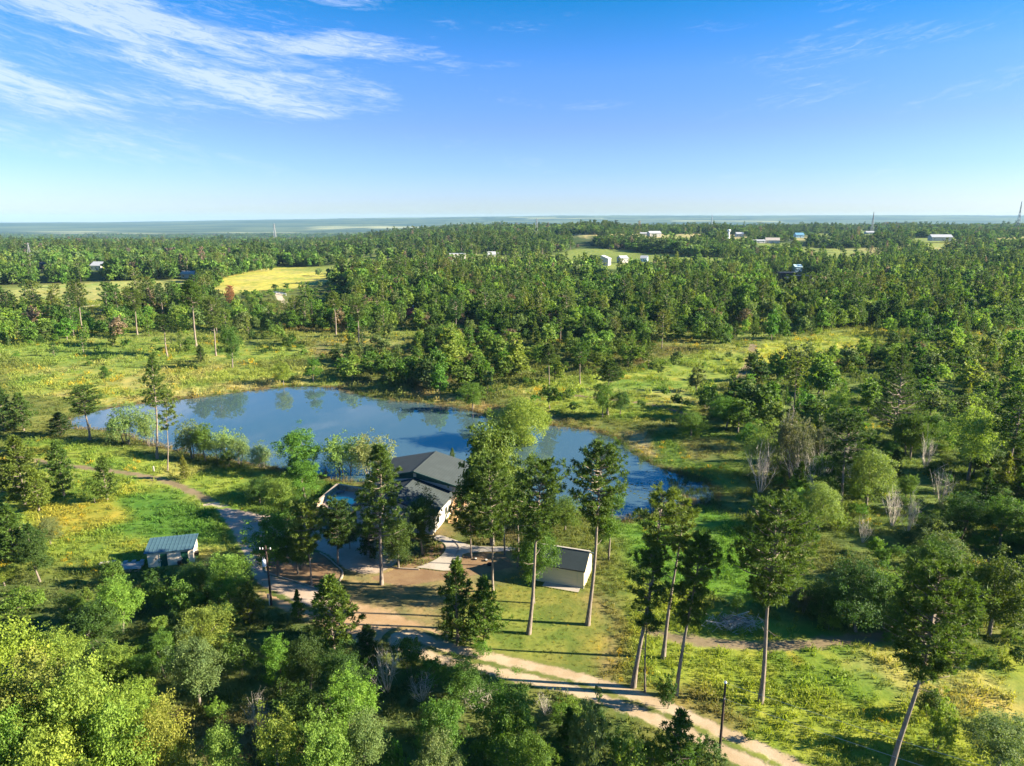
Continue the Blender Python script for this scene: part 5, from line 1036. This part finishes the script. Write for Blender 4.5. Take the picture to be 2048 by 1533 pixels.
# ------------------------------------------------------------------ pool
def build_pool():
    A, B, Cc = G(634, 1019), G(676, 987), G(738, 996); z = max(A[2], B[2]) + 0.40
    Dn = A + (Cc - B) * 1.0; Dn[2] = z; quad = [tuple(A[:2]), tuple(B[:2]), tuple(Cc[:2]), tuple(Dn[:2])]
    cx, cy = np.mean([q[0] for q in quad]) - 0.4, np.mean([q[1] for q in quad]) - 0.2
    an = np.linspace(0, 2 * math.pi, 33)[:-1]; ax = (Cc - B)[:2] / np.linalg.norm((Cc - B)[:2]); ay = np.array([-ax[1], ax[0]])
    ring = [np.array([cx, cy]) + ax * 2.75 * math.cos(a) * (1 + 0.1 * math.sin(a)) + ay * 2.15 * math.sin(a) for a in an]
    def frame(sx): return [np.array([cx, cy]) + (r - np.array([cx, cy])) * sx for r in ring]
    # paving with the pool cut out of it
    Q = np.array(quad); out = []
    for r in ring:
        d = r - np.array([cx, cy]); best = 1e9
        for p, q in zip(Q, np.roll(Q, -1, 0)):
            e = q - p; den = d[0] * e[1] - d[1] * e[0]
            if abs(den) > 1e-9:
                s = ((p[0] - cx) * e[1] - (p[1] - cy) * e[0]) / den; u = ((p[0] - cx) * d[1] - (p[1] - cy) * d[0]) / den
                if s > 0 and -0.001 <= u <= 1.001: best = min(best, s)
        out.append(np.array([cx, cy]) + d * best)
    n = len(ring); V = [(*r, z) for r in ring] + [(*r, z) for r in out] + [(*r, z - 0.9) for r in out]
    m = MB(); m.add(V, [(i, n + i, n + (i + 1) % n, (i + 1) % n) for i in range(n)] + [(n + i, 2 * n + i, 2 * n + (i + 1) % n, n + (i + 1) % n) for i in range(n)]); kind(link('pool_paving', m.mesh('pool_paving', PINKDECK)), 'structure')
    P = thing('swimming_pool', 'turquoise oval swimming pool inside the low stone wall', 'pool')
    r2 = frame(1.07); V = [(*r, z - 0.5) for r in ring] + [(*r, z + 0.06) for r in ring] + [(*r, z + 0.06) for r in r2] + [(*r, z) for r in r2]
    m = MB(); m.add(V, [(k * n + i, k * n + (i + 1) % n, (k + 1) * n + (i + 1) % n, (k + 1) * n + i) for k in range(3) for i in range(n)]); part('coping', m, WHITE, P)
    m = MB(); m.add([(*r, z - 0.06) for r in ring] + [(cx, cy, z - 0.06)], [(i, (i + 1) % n, n) for i in range(n)]); part('water', m, POOLWATER, P)
    Wl = thing('stone_wall', 'low brown stone wall with pale cap round the pool', 'wall', (0, 0, 0)); g = rs(8)
    def seg(p, q, h, nm):
        d = (q - p)[:2]; L = np.linalg.norm(d); d /= L; nn = np.array([-d[1], d[0]]) * 0.16
        c4 = [p[:2] - nn, q[:2] - nn, p[:2] + nn, q[:2] + nn]; part('wall_body', MB().hexa([(*c, z - 0.9) for c in c4] + [(*c, z + h) for c in c4]), STONE, Wl)
        c4 = [p[:2] - nn * 1.35 - d * 0.1, q[:2] - nn * 1.35 + d * 0.1, p[:2] + nn * 1.35 - d * 0.1, q[:2] + nn * 1.35 + d * 0.1]; part('cap', MB().hexa([(*c, z + h) for c in c4] + [(*c, z + h + 0.1) for c in c4]), CONC, Wl)
    seg(A, B, 0.95, 'left'); seg(B, Cc, 0.95, 'back'); seg(A, A + (Dn - A) * 0.35, 0.12, 'front')
    q = G(683, 994); t = thing('lounge_chair', 'dark grey lounge chair in the corner of the pool wall', 'lounger', (q[0], q[1], z), R(-60))
    part('seat', MB().box(-0.32, 0.32, -0.9, 0.45, 0.28, 0.36), plain('grey_fabric', (0.12, 0.12, 0.14), 0.8), t); part('backrest', MB().hexa([(-.32, .42, .3), (.32, .42, .3), (-.32, .5, .3), (.32, .5, .3), (-.32, .85, 1.05), (.32, .85, 1.05), (-.32, .93, 1.0), (.32, .93, 1.0)]), MATS['grey_fabric'], t)
    for x in (-0.28, 0.24):
        for y in (-0.8, 0.35): part('leg', MB().box(x, x + 0.04, y, y + 0.04, 0, 0.28), BLACK, t)
    HARD.append(quad)
build_pool()
# ------------------------------------------------------------------ poles and wires
def build_poles():
    b = G(543, 1211); h = top_h(b, 1092); t = thing('utility_pole', 'brown utility pole with white transformer beside the driveway', 'pole', b)
    part('pole', MB().tube([(0, 0, -0.5), (-0.02, 0, h * 0.5), (-0.08, 0, h)], [0.17, 0.14, 0.11], 8), POLE, t, True)
    part('crossarm', MB().box(-0.85, 0.65, -0.14, -0.04, h - 0.55, h - 0.43), POLE, t)
    for x in (-0.8, -0.45, 0.55): part('insulator', MB().tube([(x, -0.09, h - 0.43), (x, -0.09, h - 0.2)], [0.07, 0.05], 6), WHITEMETAL, t)
    tr = part('transformer', MB().tube([(-0.42, -0.05, h * 0.67), (-0.42, -0.05, h * 0.67 + 0.85), (-0.42, -0.05, h * 0.67 + 0.95)], [0.26, 0.26, 0.12], 10), WHITEMETAL, t)
    for x in (-0.52, -0.32): part('bushing', MB().tube([(x, -0.05, h * 0.67 + 0.9), (x - 0.02, -0.1, h * 0.67 + 1.2)], [0.05, 0.03], 5), WHITEMETAL, tr)
    part('bracket', MB().box(-0.2, 0.0, -0.08, 0.0, h * 0.67 + 0.3, h * 0.67 + 0.4), METAL, t)
    part('conduit', MB().tube([(-0.2, -0.12, 0.0), (-0.2, -0.12, 1.7)], 0.06, 6), WHITEMETAL, t); part('meter_box', MB().box(-0.36, -0.12, -0.34, -0.14, 1.2, 1.75), METAL, t)
    b2 = G(1438, 1516); h2 = top_h(b2, 1366); t = thing('utility_pole', 'plain black pole with pale cap between dirt road and meadow', 'pole', b2)
    part('pole', MB().tube([(0, 0, -0.5), (0.02, 0, h2)], [0.15, 0.11], 8), POLE, t, True); part('cap', MB().tube([(0.02, 0, h2), (0.02, 0, h2 + 0.18)], [0.15, 0.09], 8), WHITEMETAL, t)
    part('bolt', MB().box(-0.05, 0.07, -0.17, -0.1, h2 * 0.80, h2 * 0.80 + 0.1), METAL, t)
    b3 = (47.3, 40.0, TZ(47.3, 40.0))
    for z, nm in ((h2, 'upper'), (h2 - 1.7, 'lower')):
        s = np.linspace(0, 1, 14); P = np.stack([b2[0] + (b3[0] - b2[0]) * s, b2[1] + (b3[1] - b2[1]) * s, b2[2] + z + (b3[2] - b2[2]) * s - 1.4 * s * (1 - s)], 1)
        tag(link('power_line', MB().tube(P, 0.014, 4).mesh('power_line', METAL)), '%s thin wire running from the black pole past the leaning pine' % nm, 'wire', 'wires from the black pole')
    t = thing('utility_pole', 'dark wire pole beyond the lower right corner', 'pole', b3); part('pole', MB().tube([(0, 0, -0.5), (0, 0, 8.3)], [0.15, 0.11], 8), POLE, t, True)
    q = G(487, 548); hq = top_h(q, 515); t = thing('utility_pole', 'thin far utility pole in the yellow hay field', 'pole', q); part('pole', MB().tube([(0, 0, 0), (0, 0, hq)], [0.22, 0.16], 6), POLE, t); part('crossarm', MB().box(-1.1, 1.1, -0.1, 0.1, hq - 0.9, hq - 0.65), POLE, t)
build_poles()
# ------------------------------------------------------------------ kerbs, brush pile, small things
def build_small():
    def edging(L, label):
        L = np.asarray(L); T = np.gradient(L, axis=0); T /= np.linalg.norm(T, axis=1)[:, None] + 1e-9; Nn = np.stack([-T[:, 1], T[:, 0]], 1) * 0.09; z = terrain(L[:, 0], L[:, 1])
        V = []; 
        for i in range(len(L)): a, b = L[i] - Nn[i], L[i] + Nn[i]; V += [(*a, z[i] - 0.1), (*a, z[i] + 0.24), (*b, z[i] + 0.24), (*b, z[i] - 0.1)]
        m = MB(); m.add(V, [(4 * i + k, 4 * i + (k + 1) % 4, 4 * i + 4 + (k + 1) % 4, 4 * i + 4 + k) for i in range(len(L) - 1) for k in range(4)]); m.add(V, [(0, 1, 2, 3), (len(V) - 1, len(V) - 2, len(V) - 3, len(V) - 4)])
        tag(link('garden_edging', m.mesh('garden_edging', CONC)), label, 'edging', 'pale edging strips')
    n = len(ISLAND); edging(ISLAND[: int(n * 0.40)], 'pale curved edging at the front of the needle island'); edging(ISLAND[int(n * 0.42): int(n * 0.76)], 'pale curved edging at the right tip of the needle island')
    edging(smooth_line(gp([(729, 1100), (738, 1118), (752, 1130), (790, 1138), (838, 1141)]), 6), 'pale edging between gravel drive and needle bed')
    edging(smooth_line(gp([(906, 1082), (918, 1096), (912, 1112)]), 6), 'short pale edging beside the concrete walk')
    g = rs(12); p = G(1470, 1252); t = thing('brush_pile', 'grey heap of cut branches and logs in the green meadow', 'brush pile', p)
    for i in range(16):
        a = g.uniform(-0.7, 0.7) + (math.pi if i % 2 else 0); l = g.uniform(0.9, 2.2); c = np.array([g.normal() * 1.3, g.normal() * 0.6, g.uniform(0.1, 1.0)]); d = np.array([math.cos(a), math.sin(a), g.normal() * 0.22])
        part('log', MB().tube([c - d * l / 2, c + d * l / 2], [g.uniform(0.06, 0.12), 0.05], 6), LOGM if i % 3 else GREY_BARK, t)
    m = MB()
    for i in range(320):
        a = g.uniform(0, 6.28); l = g.uniform(0.5, 1.6); q = np.abs(g.normal()); c = np.array([g.normal() * 1.5, g.normal() * 0.75, 0.1 + 1.2 * g.uniform() * math.exp(-q)]); d = np.array([math.cos(a), math.sin(a) * 0.7, g.normal() * 0.45]); m.tube([c - d * l / 2, c + d * l / 2], [0.025, 0.012], 3, cap=False)
    kind(part('twigs', m, DEAD_TWIG, t), 'stuff')
    def rock(px, py, r, mat, label, cap=None):
        q = G(px, py); k = thing('garden_pot', label, 'pot', q); part('pot', MB().tube([(0, 0, -0.05), (0, 0, r * 0.8), (0, 0, r)], [r * 0.8, r, r * 0.9], 9), mat, k)
        part('filling', MB().tube([(0, 0, r * 0.9), (0, 0, r * 1.1), (0, 0, r * 1.25)], [r * 0.85, r * 0.7, 0.02], 9), cap, k)
    rock(951, 1120, 0.26, BLACK, 'dark pot with white top under the pines, left of three', WHITE); rock(972, 1123, 0.28, BLACK, 'dark pot with grey-green top under the pines, middle of three', GREYWOOD); rock(979, 1131, 0.36, BLACK, 'largest black pot under the pines, right of three', BLACK)
    q = G(1560, 768); q = G(1897, 766); t = tag(link('fallen_log', MB().tube([(-3, 0, 0.2), (0, 0.3, 0.35), (3, 0.1, 0.25)], [0.22, 0.2, 0.12], 6).mesh('fallen_log', LOGM), None, q, R(-35)), 'pale fallen log in the right hand scrub', 'log')
    q = G(308, 945); t = thing('wooden_post', 'short grey post on the grass below the shore pines', 'post', q); part('post', MB().box(-0.1, 0.1, -0.1, 0.1, -0.2, 1.3), GREYWOOD, t)
    q = G(1578, 1050)
    m = MB(); n = 0
    for i in range(900):
        a, b = g.uniform(1190, 1425), g.uniform(880, 1035); w = G0(a, b, WATER_Z + 0.012)
        if poly_sd(w[:1], w[1:2], POND)[0] > 0.6 and fbm(w[:1], w[1:2], 6, 3, 3)[0] > 0.56:
            r = g.uniform(0.10, 0.32); an = np.arange(6) * math.pi / 3 + g.uniform(0, 1); m.add([(w[0] + r * math.cos(k), w[1] + r * math.sin(k), WATER_Z + 0.012 + 0.003 * (n % 3)) for k in an], [(0, 1, 2, 3, 4, 5)]); n += 1
    kind(link('pond_weed', m.mesh('pond_weed', plain('pond_weed', (0.055, 0.075, 0.025), 0.7, 0.3))), 'stuff')
    a, b = G(540, 586), G(572, 592); t = thing('guard_rail', 'white guard rail at the bend of the sandy lane', 'guard rail', a)
    d = b - a; d[2] = TZ(b[0], b[1]) - a[2]; part('rail', MB().tube([(0, 0, 0.9), tuple(d + np.array([0, 0, 0.9]))], 0.22, 4), WHITEMETAL, t); part('rail', MB().tube([(0, 0, 1.5), tuple(d + np.array([0, 0, 1.5]))], 0.18, 4), WHITEMETAL, t)
    for k in range(6): e = d * k / 5; part('post', MB().box(e[0] - .12, e[0] + .12, e[1] - .12, e[1] + .12, e[2] - 0.3, e[2] + 1.7), WHITEMETAL, t)
build_small()
# ------------------------------------------------------------------ far buildings
def far_house(px, py, wpx, dep, h, rise, rot, wall, roof, label, cat='house', name='farmhouse', flat=False, wins=3):
    b = G(px, py); w = wpx * m_per_px(b); t = thing(name, label, cat, (b[0], b[1], b[2] - 0.3), R(rot)); x = w / 2
    if flat:
        part('wall', MB().box(-x, x, 0, dep, 0, h), wall, t); part('roof', MB().box(-x - 0.2, x + 0.2, -0.2, dep + 0.2, h, h + 0.4), roof, t)
        part('door', MB().box(-x * 0.2, x * 0.2, -0.1, 0, 0, h * 0.6), ROOFWHITE, t); 
        for k in range(wins): q = -x * 0.8 + k * x * 0.5; part('window', MB().box(q, q + 1.2, -0.08, 0, h * 0.5, h * 0.5 + 1.2), GLASS, t)
        return t
    f = [(0, 0), (dep, 0), (dep, h), (dep / 2, h + rise), (0, h)]; V = [(-x, y, z) for y, z in f] + [(x, y, z) for y, z in f]; m = MB(); m.add(V, [(0, 5, 6, 1), (1, 6, 7, 2), (2, 7, 8, 3), (3, 8, 9, 4), (4, 9, 5, 0)]); m.add(V, [(0, 1, 2, 3, 4)]); m.add(V, [(9, 8, 7, 6, 5)]); part('wall', m, wall, t)
    o = 0.6; k = rise / (dep / 2)
    part('roof', slab(MB(), (-x - o, -o, h - o * k + 0.25), (x + o, -o, h - o * k + 0.25), (x + o, dep / 2, h + rise + 0.25), (-x - o, dep / 2, h + rise + 0.25), 0.2), roof, t)
    part('roof', slab(MB(), (-x - o, dep / 2, h + rise + 0.25), (x + o, dep / 2, h + rise + 0.25), (x + o, dep + o, h - o * k + 0.25), (-x - o, dep + o, h - o * k + 0.25), 0.2), roof, t)
    for i in range(wins): q = -x * 0.75 + i * 1.5 * x / max(1, wins - 1) - 0.6; part('window', MB().box(q, q + 1.3, -0.06, 0, h * 0.4, h * 0.4 + 1.2), GLASS, t)
    part('door', MB().box(x * 0.1, x * 0.1 + 1.1, -0.07, 0, 0, 2.1), DARKTRIM, t); return t
PYL = plain('pylon_steel', (0.24, 0.25, 0.26), 0.6, 0.1)
def build_far():
    far_house(915, 520, 33, 14, 7.0, 0, 14, WHITE, ROOFWHITE, 'white flat-roofed metal barn in a clearing of the forest', 'barn', 'barn', True, 4)
    far_house(986, 516, 22, 9, 4.5, 3.0, 8, STUCCO, ROOFWHITE, 'cream house with pale roof right of the flat-roofed barn')
    far_house(1219, 531, 19, 16, 7.5, 3.2, 65, WHITE, ROOFWHITE, 'white gabled barn standing among pines', 'barn', 'barn', False, 2)
    far_house(1249, 527, 16, 10, 6.0, 2.6, 20, WHITE, ROOFWHITE, 'smaller white house right of the gabled barn'); far_house(1287, 524, 13, 9, 4.5, 2.6, -20, BLUEWALL, ROOFWHITE, 'low pale-roofed house, last one right of the gabled barn')
    far_house(1545, 488, 26, 18, 6.0, 4.0, -15, WHITE, TANROOF, 'long white ranch house with grey-brown roof'); far_house(1516, 487, 30, 10, 4.5, 1.6, 5, WHITE, ROOFWHITE, 'open white wing left of the ranch house'); far_house(1586, 486, 13, 10, 4.5, 1.8, 0, WHITE, ROOFWHITE, 'small white outbuilding right of the ranch house')
    far_house(1166, 474, 28, 14, 6, 3, 5, WHITE, ROOFWHITE, 'white building below the dark pine ridge'); far_house(1137, 466, 10, 12, 6, 3, 0, WHITE, TANROOF, 'tiny house at the foot of the dark pine ridge'); far_house(1288, 472, 14, 12, 5, 2, 0, WHITE, ROOFWHITE, 'left one of two white buildings on the far field'); far_house(1311, 474, 24, 16, 7, 4, 10, WHITE, ROOFWHITE, 'right one of two white buildings on the far field')
    far_house(1600, 476, 16, 14, 6, 4, 0, BLUEWALL, BLUEROOF, 'blue-roofed house behind the ranch house'); far_house(1884, 482, 40, 14, 6.5, 4, -3, WHITE, ROOFWHITE, 'long white house near the right edge of the far woods'); far_house(1741, 469, 16, 14, 5, 3, 0, WHITE, ROOFWHITE, 'white roof among the far pines at right'); far_house(1890, 457, 22, 18, 8, 4, 0, WHITE, ROOFWHITE, 'white house behind the long white house'); far_house(1480, 474, 14, 12, 6, 3, 0, WHITE, ROOFWHITE, 'white house beside the white water tower')
    far_house(1576, 563, 34, 9, 7.0, 0, -4, BLACKWALL, BLACKWALL, 'black barn in the middle of the right woods', 'barn', 'barn', True, 0); far_house(1605, 565, 34, 7, 5.0, 0, -12, BLACKWALL, BLACKWALL, 'lower black wing right of the black barn', 'barn', 'barn', True, 0)
    far_house(1597, 544, 15, 7, 5.0, 2.0, 10, BLUEWALL, BLUEWALL, 'pale blue hut behind the black barn', 'hut', 'hut', False, 1)
    r = far_house(822, 634, 15, 5, 2.0, 2.4, 6, WOOD, REDROOF, 'little cabin with red roof in the woods behind the pond', 'cabin', 'cabin', False, 1); part('flue', MB().tube([(1.2, 2.5, 4.2), (1.2, 2.5, 6.2)], 0.16, 6), WHITEMETAL, r)
    far_house(192, 541, 22, 12, 5, 3.4, -6, STUCCO, ROOFWHITE, 'white-roofed house in the left woods'); far_house(380, 557, 34, 10, 4.0, 2.2, 5, WHITE, GREYWOOD, 'long low house behind the pale left field'); far_house(85, 538, 14, 10, 5, 2, 0, DARKTRIM, BLACKWALL, 'dark house in the far left woods')
    far_house(45, 660, 16, 5, 2.2, 0.7, 10, BLUEWALL, ROOFWHITE, 'small pale blue cabin among trees at the left edge', 'cabin', 'cabin', False, 1)
    b = G(1457, 478); t = thing('water_tower', 'slim white water tower on the far field', 'water tower', b); h = top_h(b, 459); part('shaft', MB().tube([(0, 0, 0), (0, 0, h * 0.8)], [2.2, 1.4], 8), WHITEMETAL, t); part('tank', MB().tube([(0, 0, h * 0.72), (0, 0, h * 0.8), (0, 0, h * 0.95), (0, 0, h)], [1.5, 3.0, 3.0, 0.6], 10), WHITEMETAL, t)
    def pylon(px, py, ty, wpx, label, mast=False):
        b = G(px, py); h = max(18, top_h(b, ty)); w = wpx * m_per_px(b) / 2; th = max(0.12, 0.00025 * b[1]); t = thing('pylon', label, 'pylon', b, 0, 'power pylons and masts')
        for sx, sy in ((-1, -1), (1, -1), (1, 1), (-1, 1)): part('leg', MB().tube([(sx * w, sy * w, 0), (sx * w * 0.22, sy * w * 0.22, h * 0.72), (sx * 0.2, sy * 0.2, h)], th, 4), PYL, t)
        n = 7
        for k in range(n):
            z0, z1 = h * k / n, h * (k + 1) / n; f = lambda z: w * np.interp(z / h, [0, 0.72, 1], [1, 0.22, 0.08])
            for sy in (-1, 1): part('brace', MB().tube([(-f(z0), sy * f(z0), z0), (f(z1), sy * f(z1), z1)], th * 0.6, 3).tube([(f(z0), sy * f(z0), z0), (-f(z1), sy * f(z1), z1)], th * 0.6, 3), PYL, t)
        if not mast:
            for z in (0.74, 0.84, 0.94): part('crossarm', MB().tube([(-w * 1.0, 0, h * z), (w * 1.0, 0, h * z)], th * 0.8, 4), PYL, t)
        return t
    pylon(62, 528, 486, 9, 'steel lattice pylon in the far left woods'); pylon(551, 487, 447, 7, 'steel lattice pylon behind the yellow hay field'); pylon(1073, 474, 437, 7, 'lattice pylon on the ridge left of the dark pine ridge')
    pylon(1422, 462, 428, 4, 'faint far mast left of the water tower', True); pylon(1743, 466, 424, 5, 'far lattice mast above the right woods', True); pylon(2034, 462, 403, 6, 'tall far mast at the right edge of the horizon', True)
build_far()
plant_grass()
def build_haze():
    m = bpy.data.materials.new('haze'); m.use_nodes = True; t = NT(m.node_tree); v = t.n('ShaderNodeVolumePrincipled', {'Color': (0.36, 0.66, 1.0, 1), 'Density': HAZE, 'Anisotropy': 0.0})
    t.t.links.new(v.outputs[0], t.n('ShaderNodeOutputMaterial').inputs['Volume'])
    o = link('haze', MB().box(-15400, 15400, -400, 14400, HZ0, HZ1).mesh('haze', m)); kind(o, 'stuff')
_gz = np.empty(len(bpy.data.objects['ground'].data.vertices) * 3, np.float32); bpy.data.objects['ground'].data.vertices.foreach_get('co', _gz); _gz = _gz.reshape(-1, 3)[:, 2]
HZ0, HZ1 = float(_gz.min()) - 1.5, max(float(_gz.max()) + 3.0, 62.0)
build_haze()

# ------------------------------------------------------------------ labels for the plants that were not named one by one
MARKS = [('the house', 850, 985), ('the pool', 690, 1000), ('the cream garage', 1140, 1130), ('the shed', 340, 1105), ('the plank stack', 255, 1130), ('the transformer pole', 541, 1150), ('the black pole', 1445, 1440),
 ('the needle island', 610, 1130), ('the island willow', 1040, 850), ('the left end of the pond', 200, 840), ('the far corner of the pond', 640, 775), ('the sandy bank', 1280, 890), ('the marsh', 1440, 960), ('the brush pile', 1470, 1240),
 ('the large round cedar', 1712, 1200), ('the meadow trail', 1600, 1290), ('the scrub trail', 1485, 750), ('the yellow flower strip', 1670, 675), ('the red-roofed cabin', 822, 620), ('the sandy lane', 580, 610), ('the yellow hay field', 560, 555),
 ('the pale left field', 200, 580), ('the flat-roofed barn', 915, 510), ('the white gabled barn', 1217, 520), ('the black barn', 1590, 555), ('the ranch house', 1548, 482), ('the field track', 270, 950), ('the straw clearing', 265, 1420),
 ('the orange turnaround', 760, 1255), ('the dirt road', 1000, 1335), ('the huge dark pine', 1790, 800), ('the tall shore pine', 308, 820), ('the broad meadow pine', 393, 630), ('the bare far bank', 830, 800), ('the leaning pine', 1830, 1350),
 ('the pale-leaved thicket tree', 400, 1350), ('the brown clearing', 1980, 1180), ('the grass behind the willow', 1180, 800), ('the thin-trunked lawn pine', 983, 1050), ('the pale lane', 90, 628), ('the bright right edge tree', 1935, 890), ('the lower left corner', 60, 1480), ('the lower right corner', 1990, 1490), ('the guard rail', 556, 590)]
ORD = ['nearest', 'second', 'third', 'fourth', 'fifth', 'sixth', 'seventh', 'eighth', 'ninth', 'tenth', 'eleventh', 'twelfth']
KW = dict(pine='pine', young='young pine', leafy='leafy tree', shrub='shrub', willow='willow', cedar='cedar', bare='leafless bush')
def name_plants():
    rows = {}
    med = {k: np.median([t[5] for t in THINGS if t[1] == k and not t[6]] or [1]) for k in KW}
    for t in THINGS:
        if t[6]: continue
        d = [(t[3] - a) ** 2 * (0.6 if t[4] > 700 else 0.3) + (t[4] - b) ** 2 * (1 if t[4] > 700 else 4) for _, a, b in MARKS]; k = int(np.argmin(d)); nm, a, b = MARKS[k]; dx, dy = t[3] - a, (t[4] - b) * 1.6
        rel = ('right of' if dx > 0 else 'left of') if abs(dx) > abs(dy) else ('in front of' if dy > 0 else 'behind')
        sz = 'tall' if t[5] > 1.12 * med[t[1]] else ('small' if t[5] < 0.88 * med[t[1]] else 'mid-sized'); rows.setdefault((sz, t[2], t[1], rel, nm), []).append((d[k], t))
    for (sz, tw, kd, rel, nm), l in rows.items():
        l.sort(key=lambda q: q[0])
        for i, (_, t) in enumerate(l):
            t[0]['label'] = '%s %s %s, %s %s%s' % (sz, tw, KW[kd], ('the one' if len(l) == 1 else (ORD[i] if i < len(ORD) else '%dth' % (i + 1))), rel + ' ', nm)
name_plants()
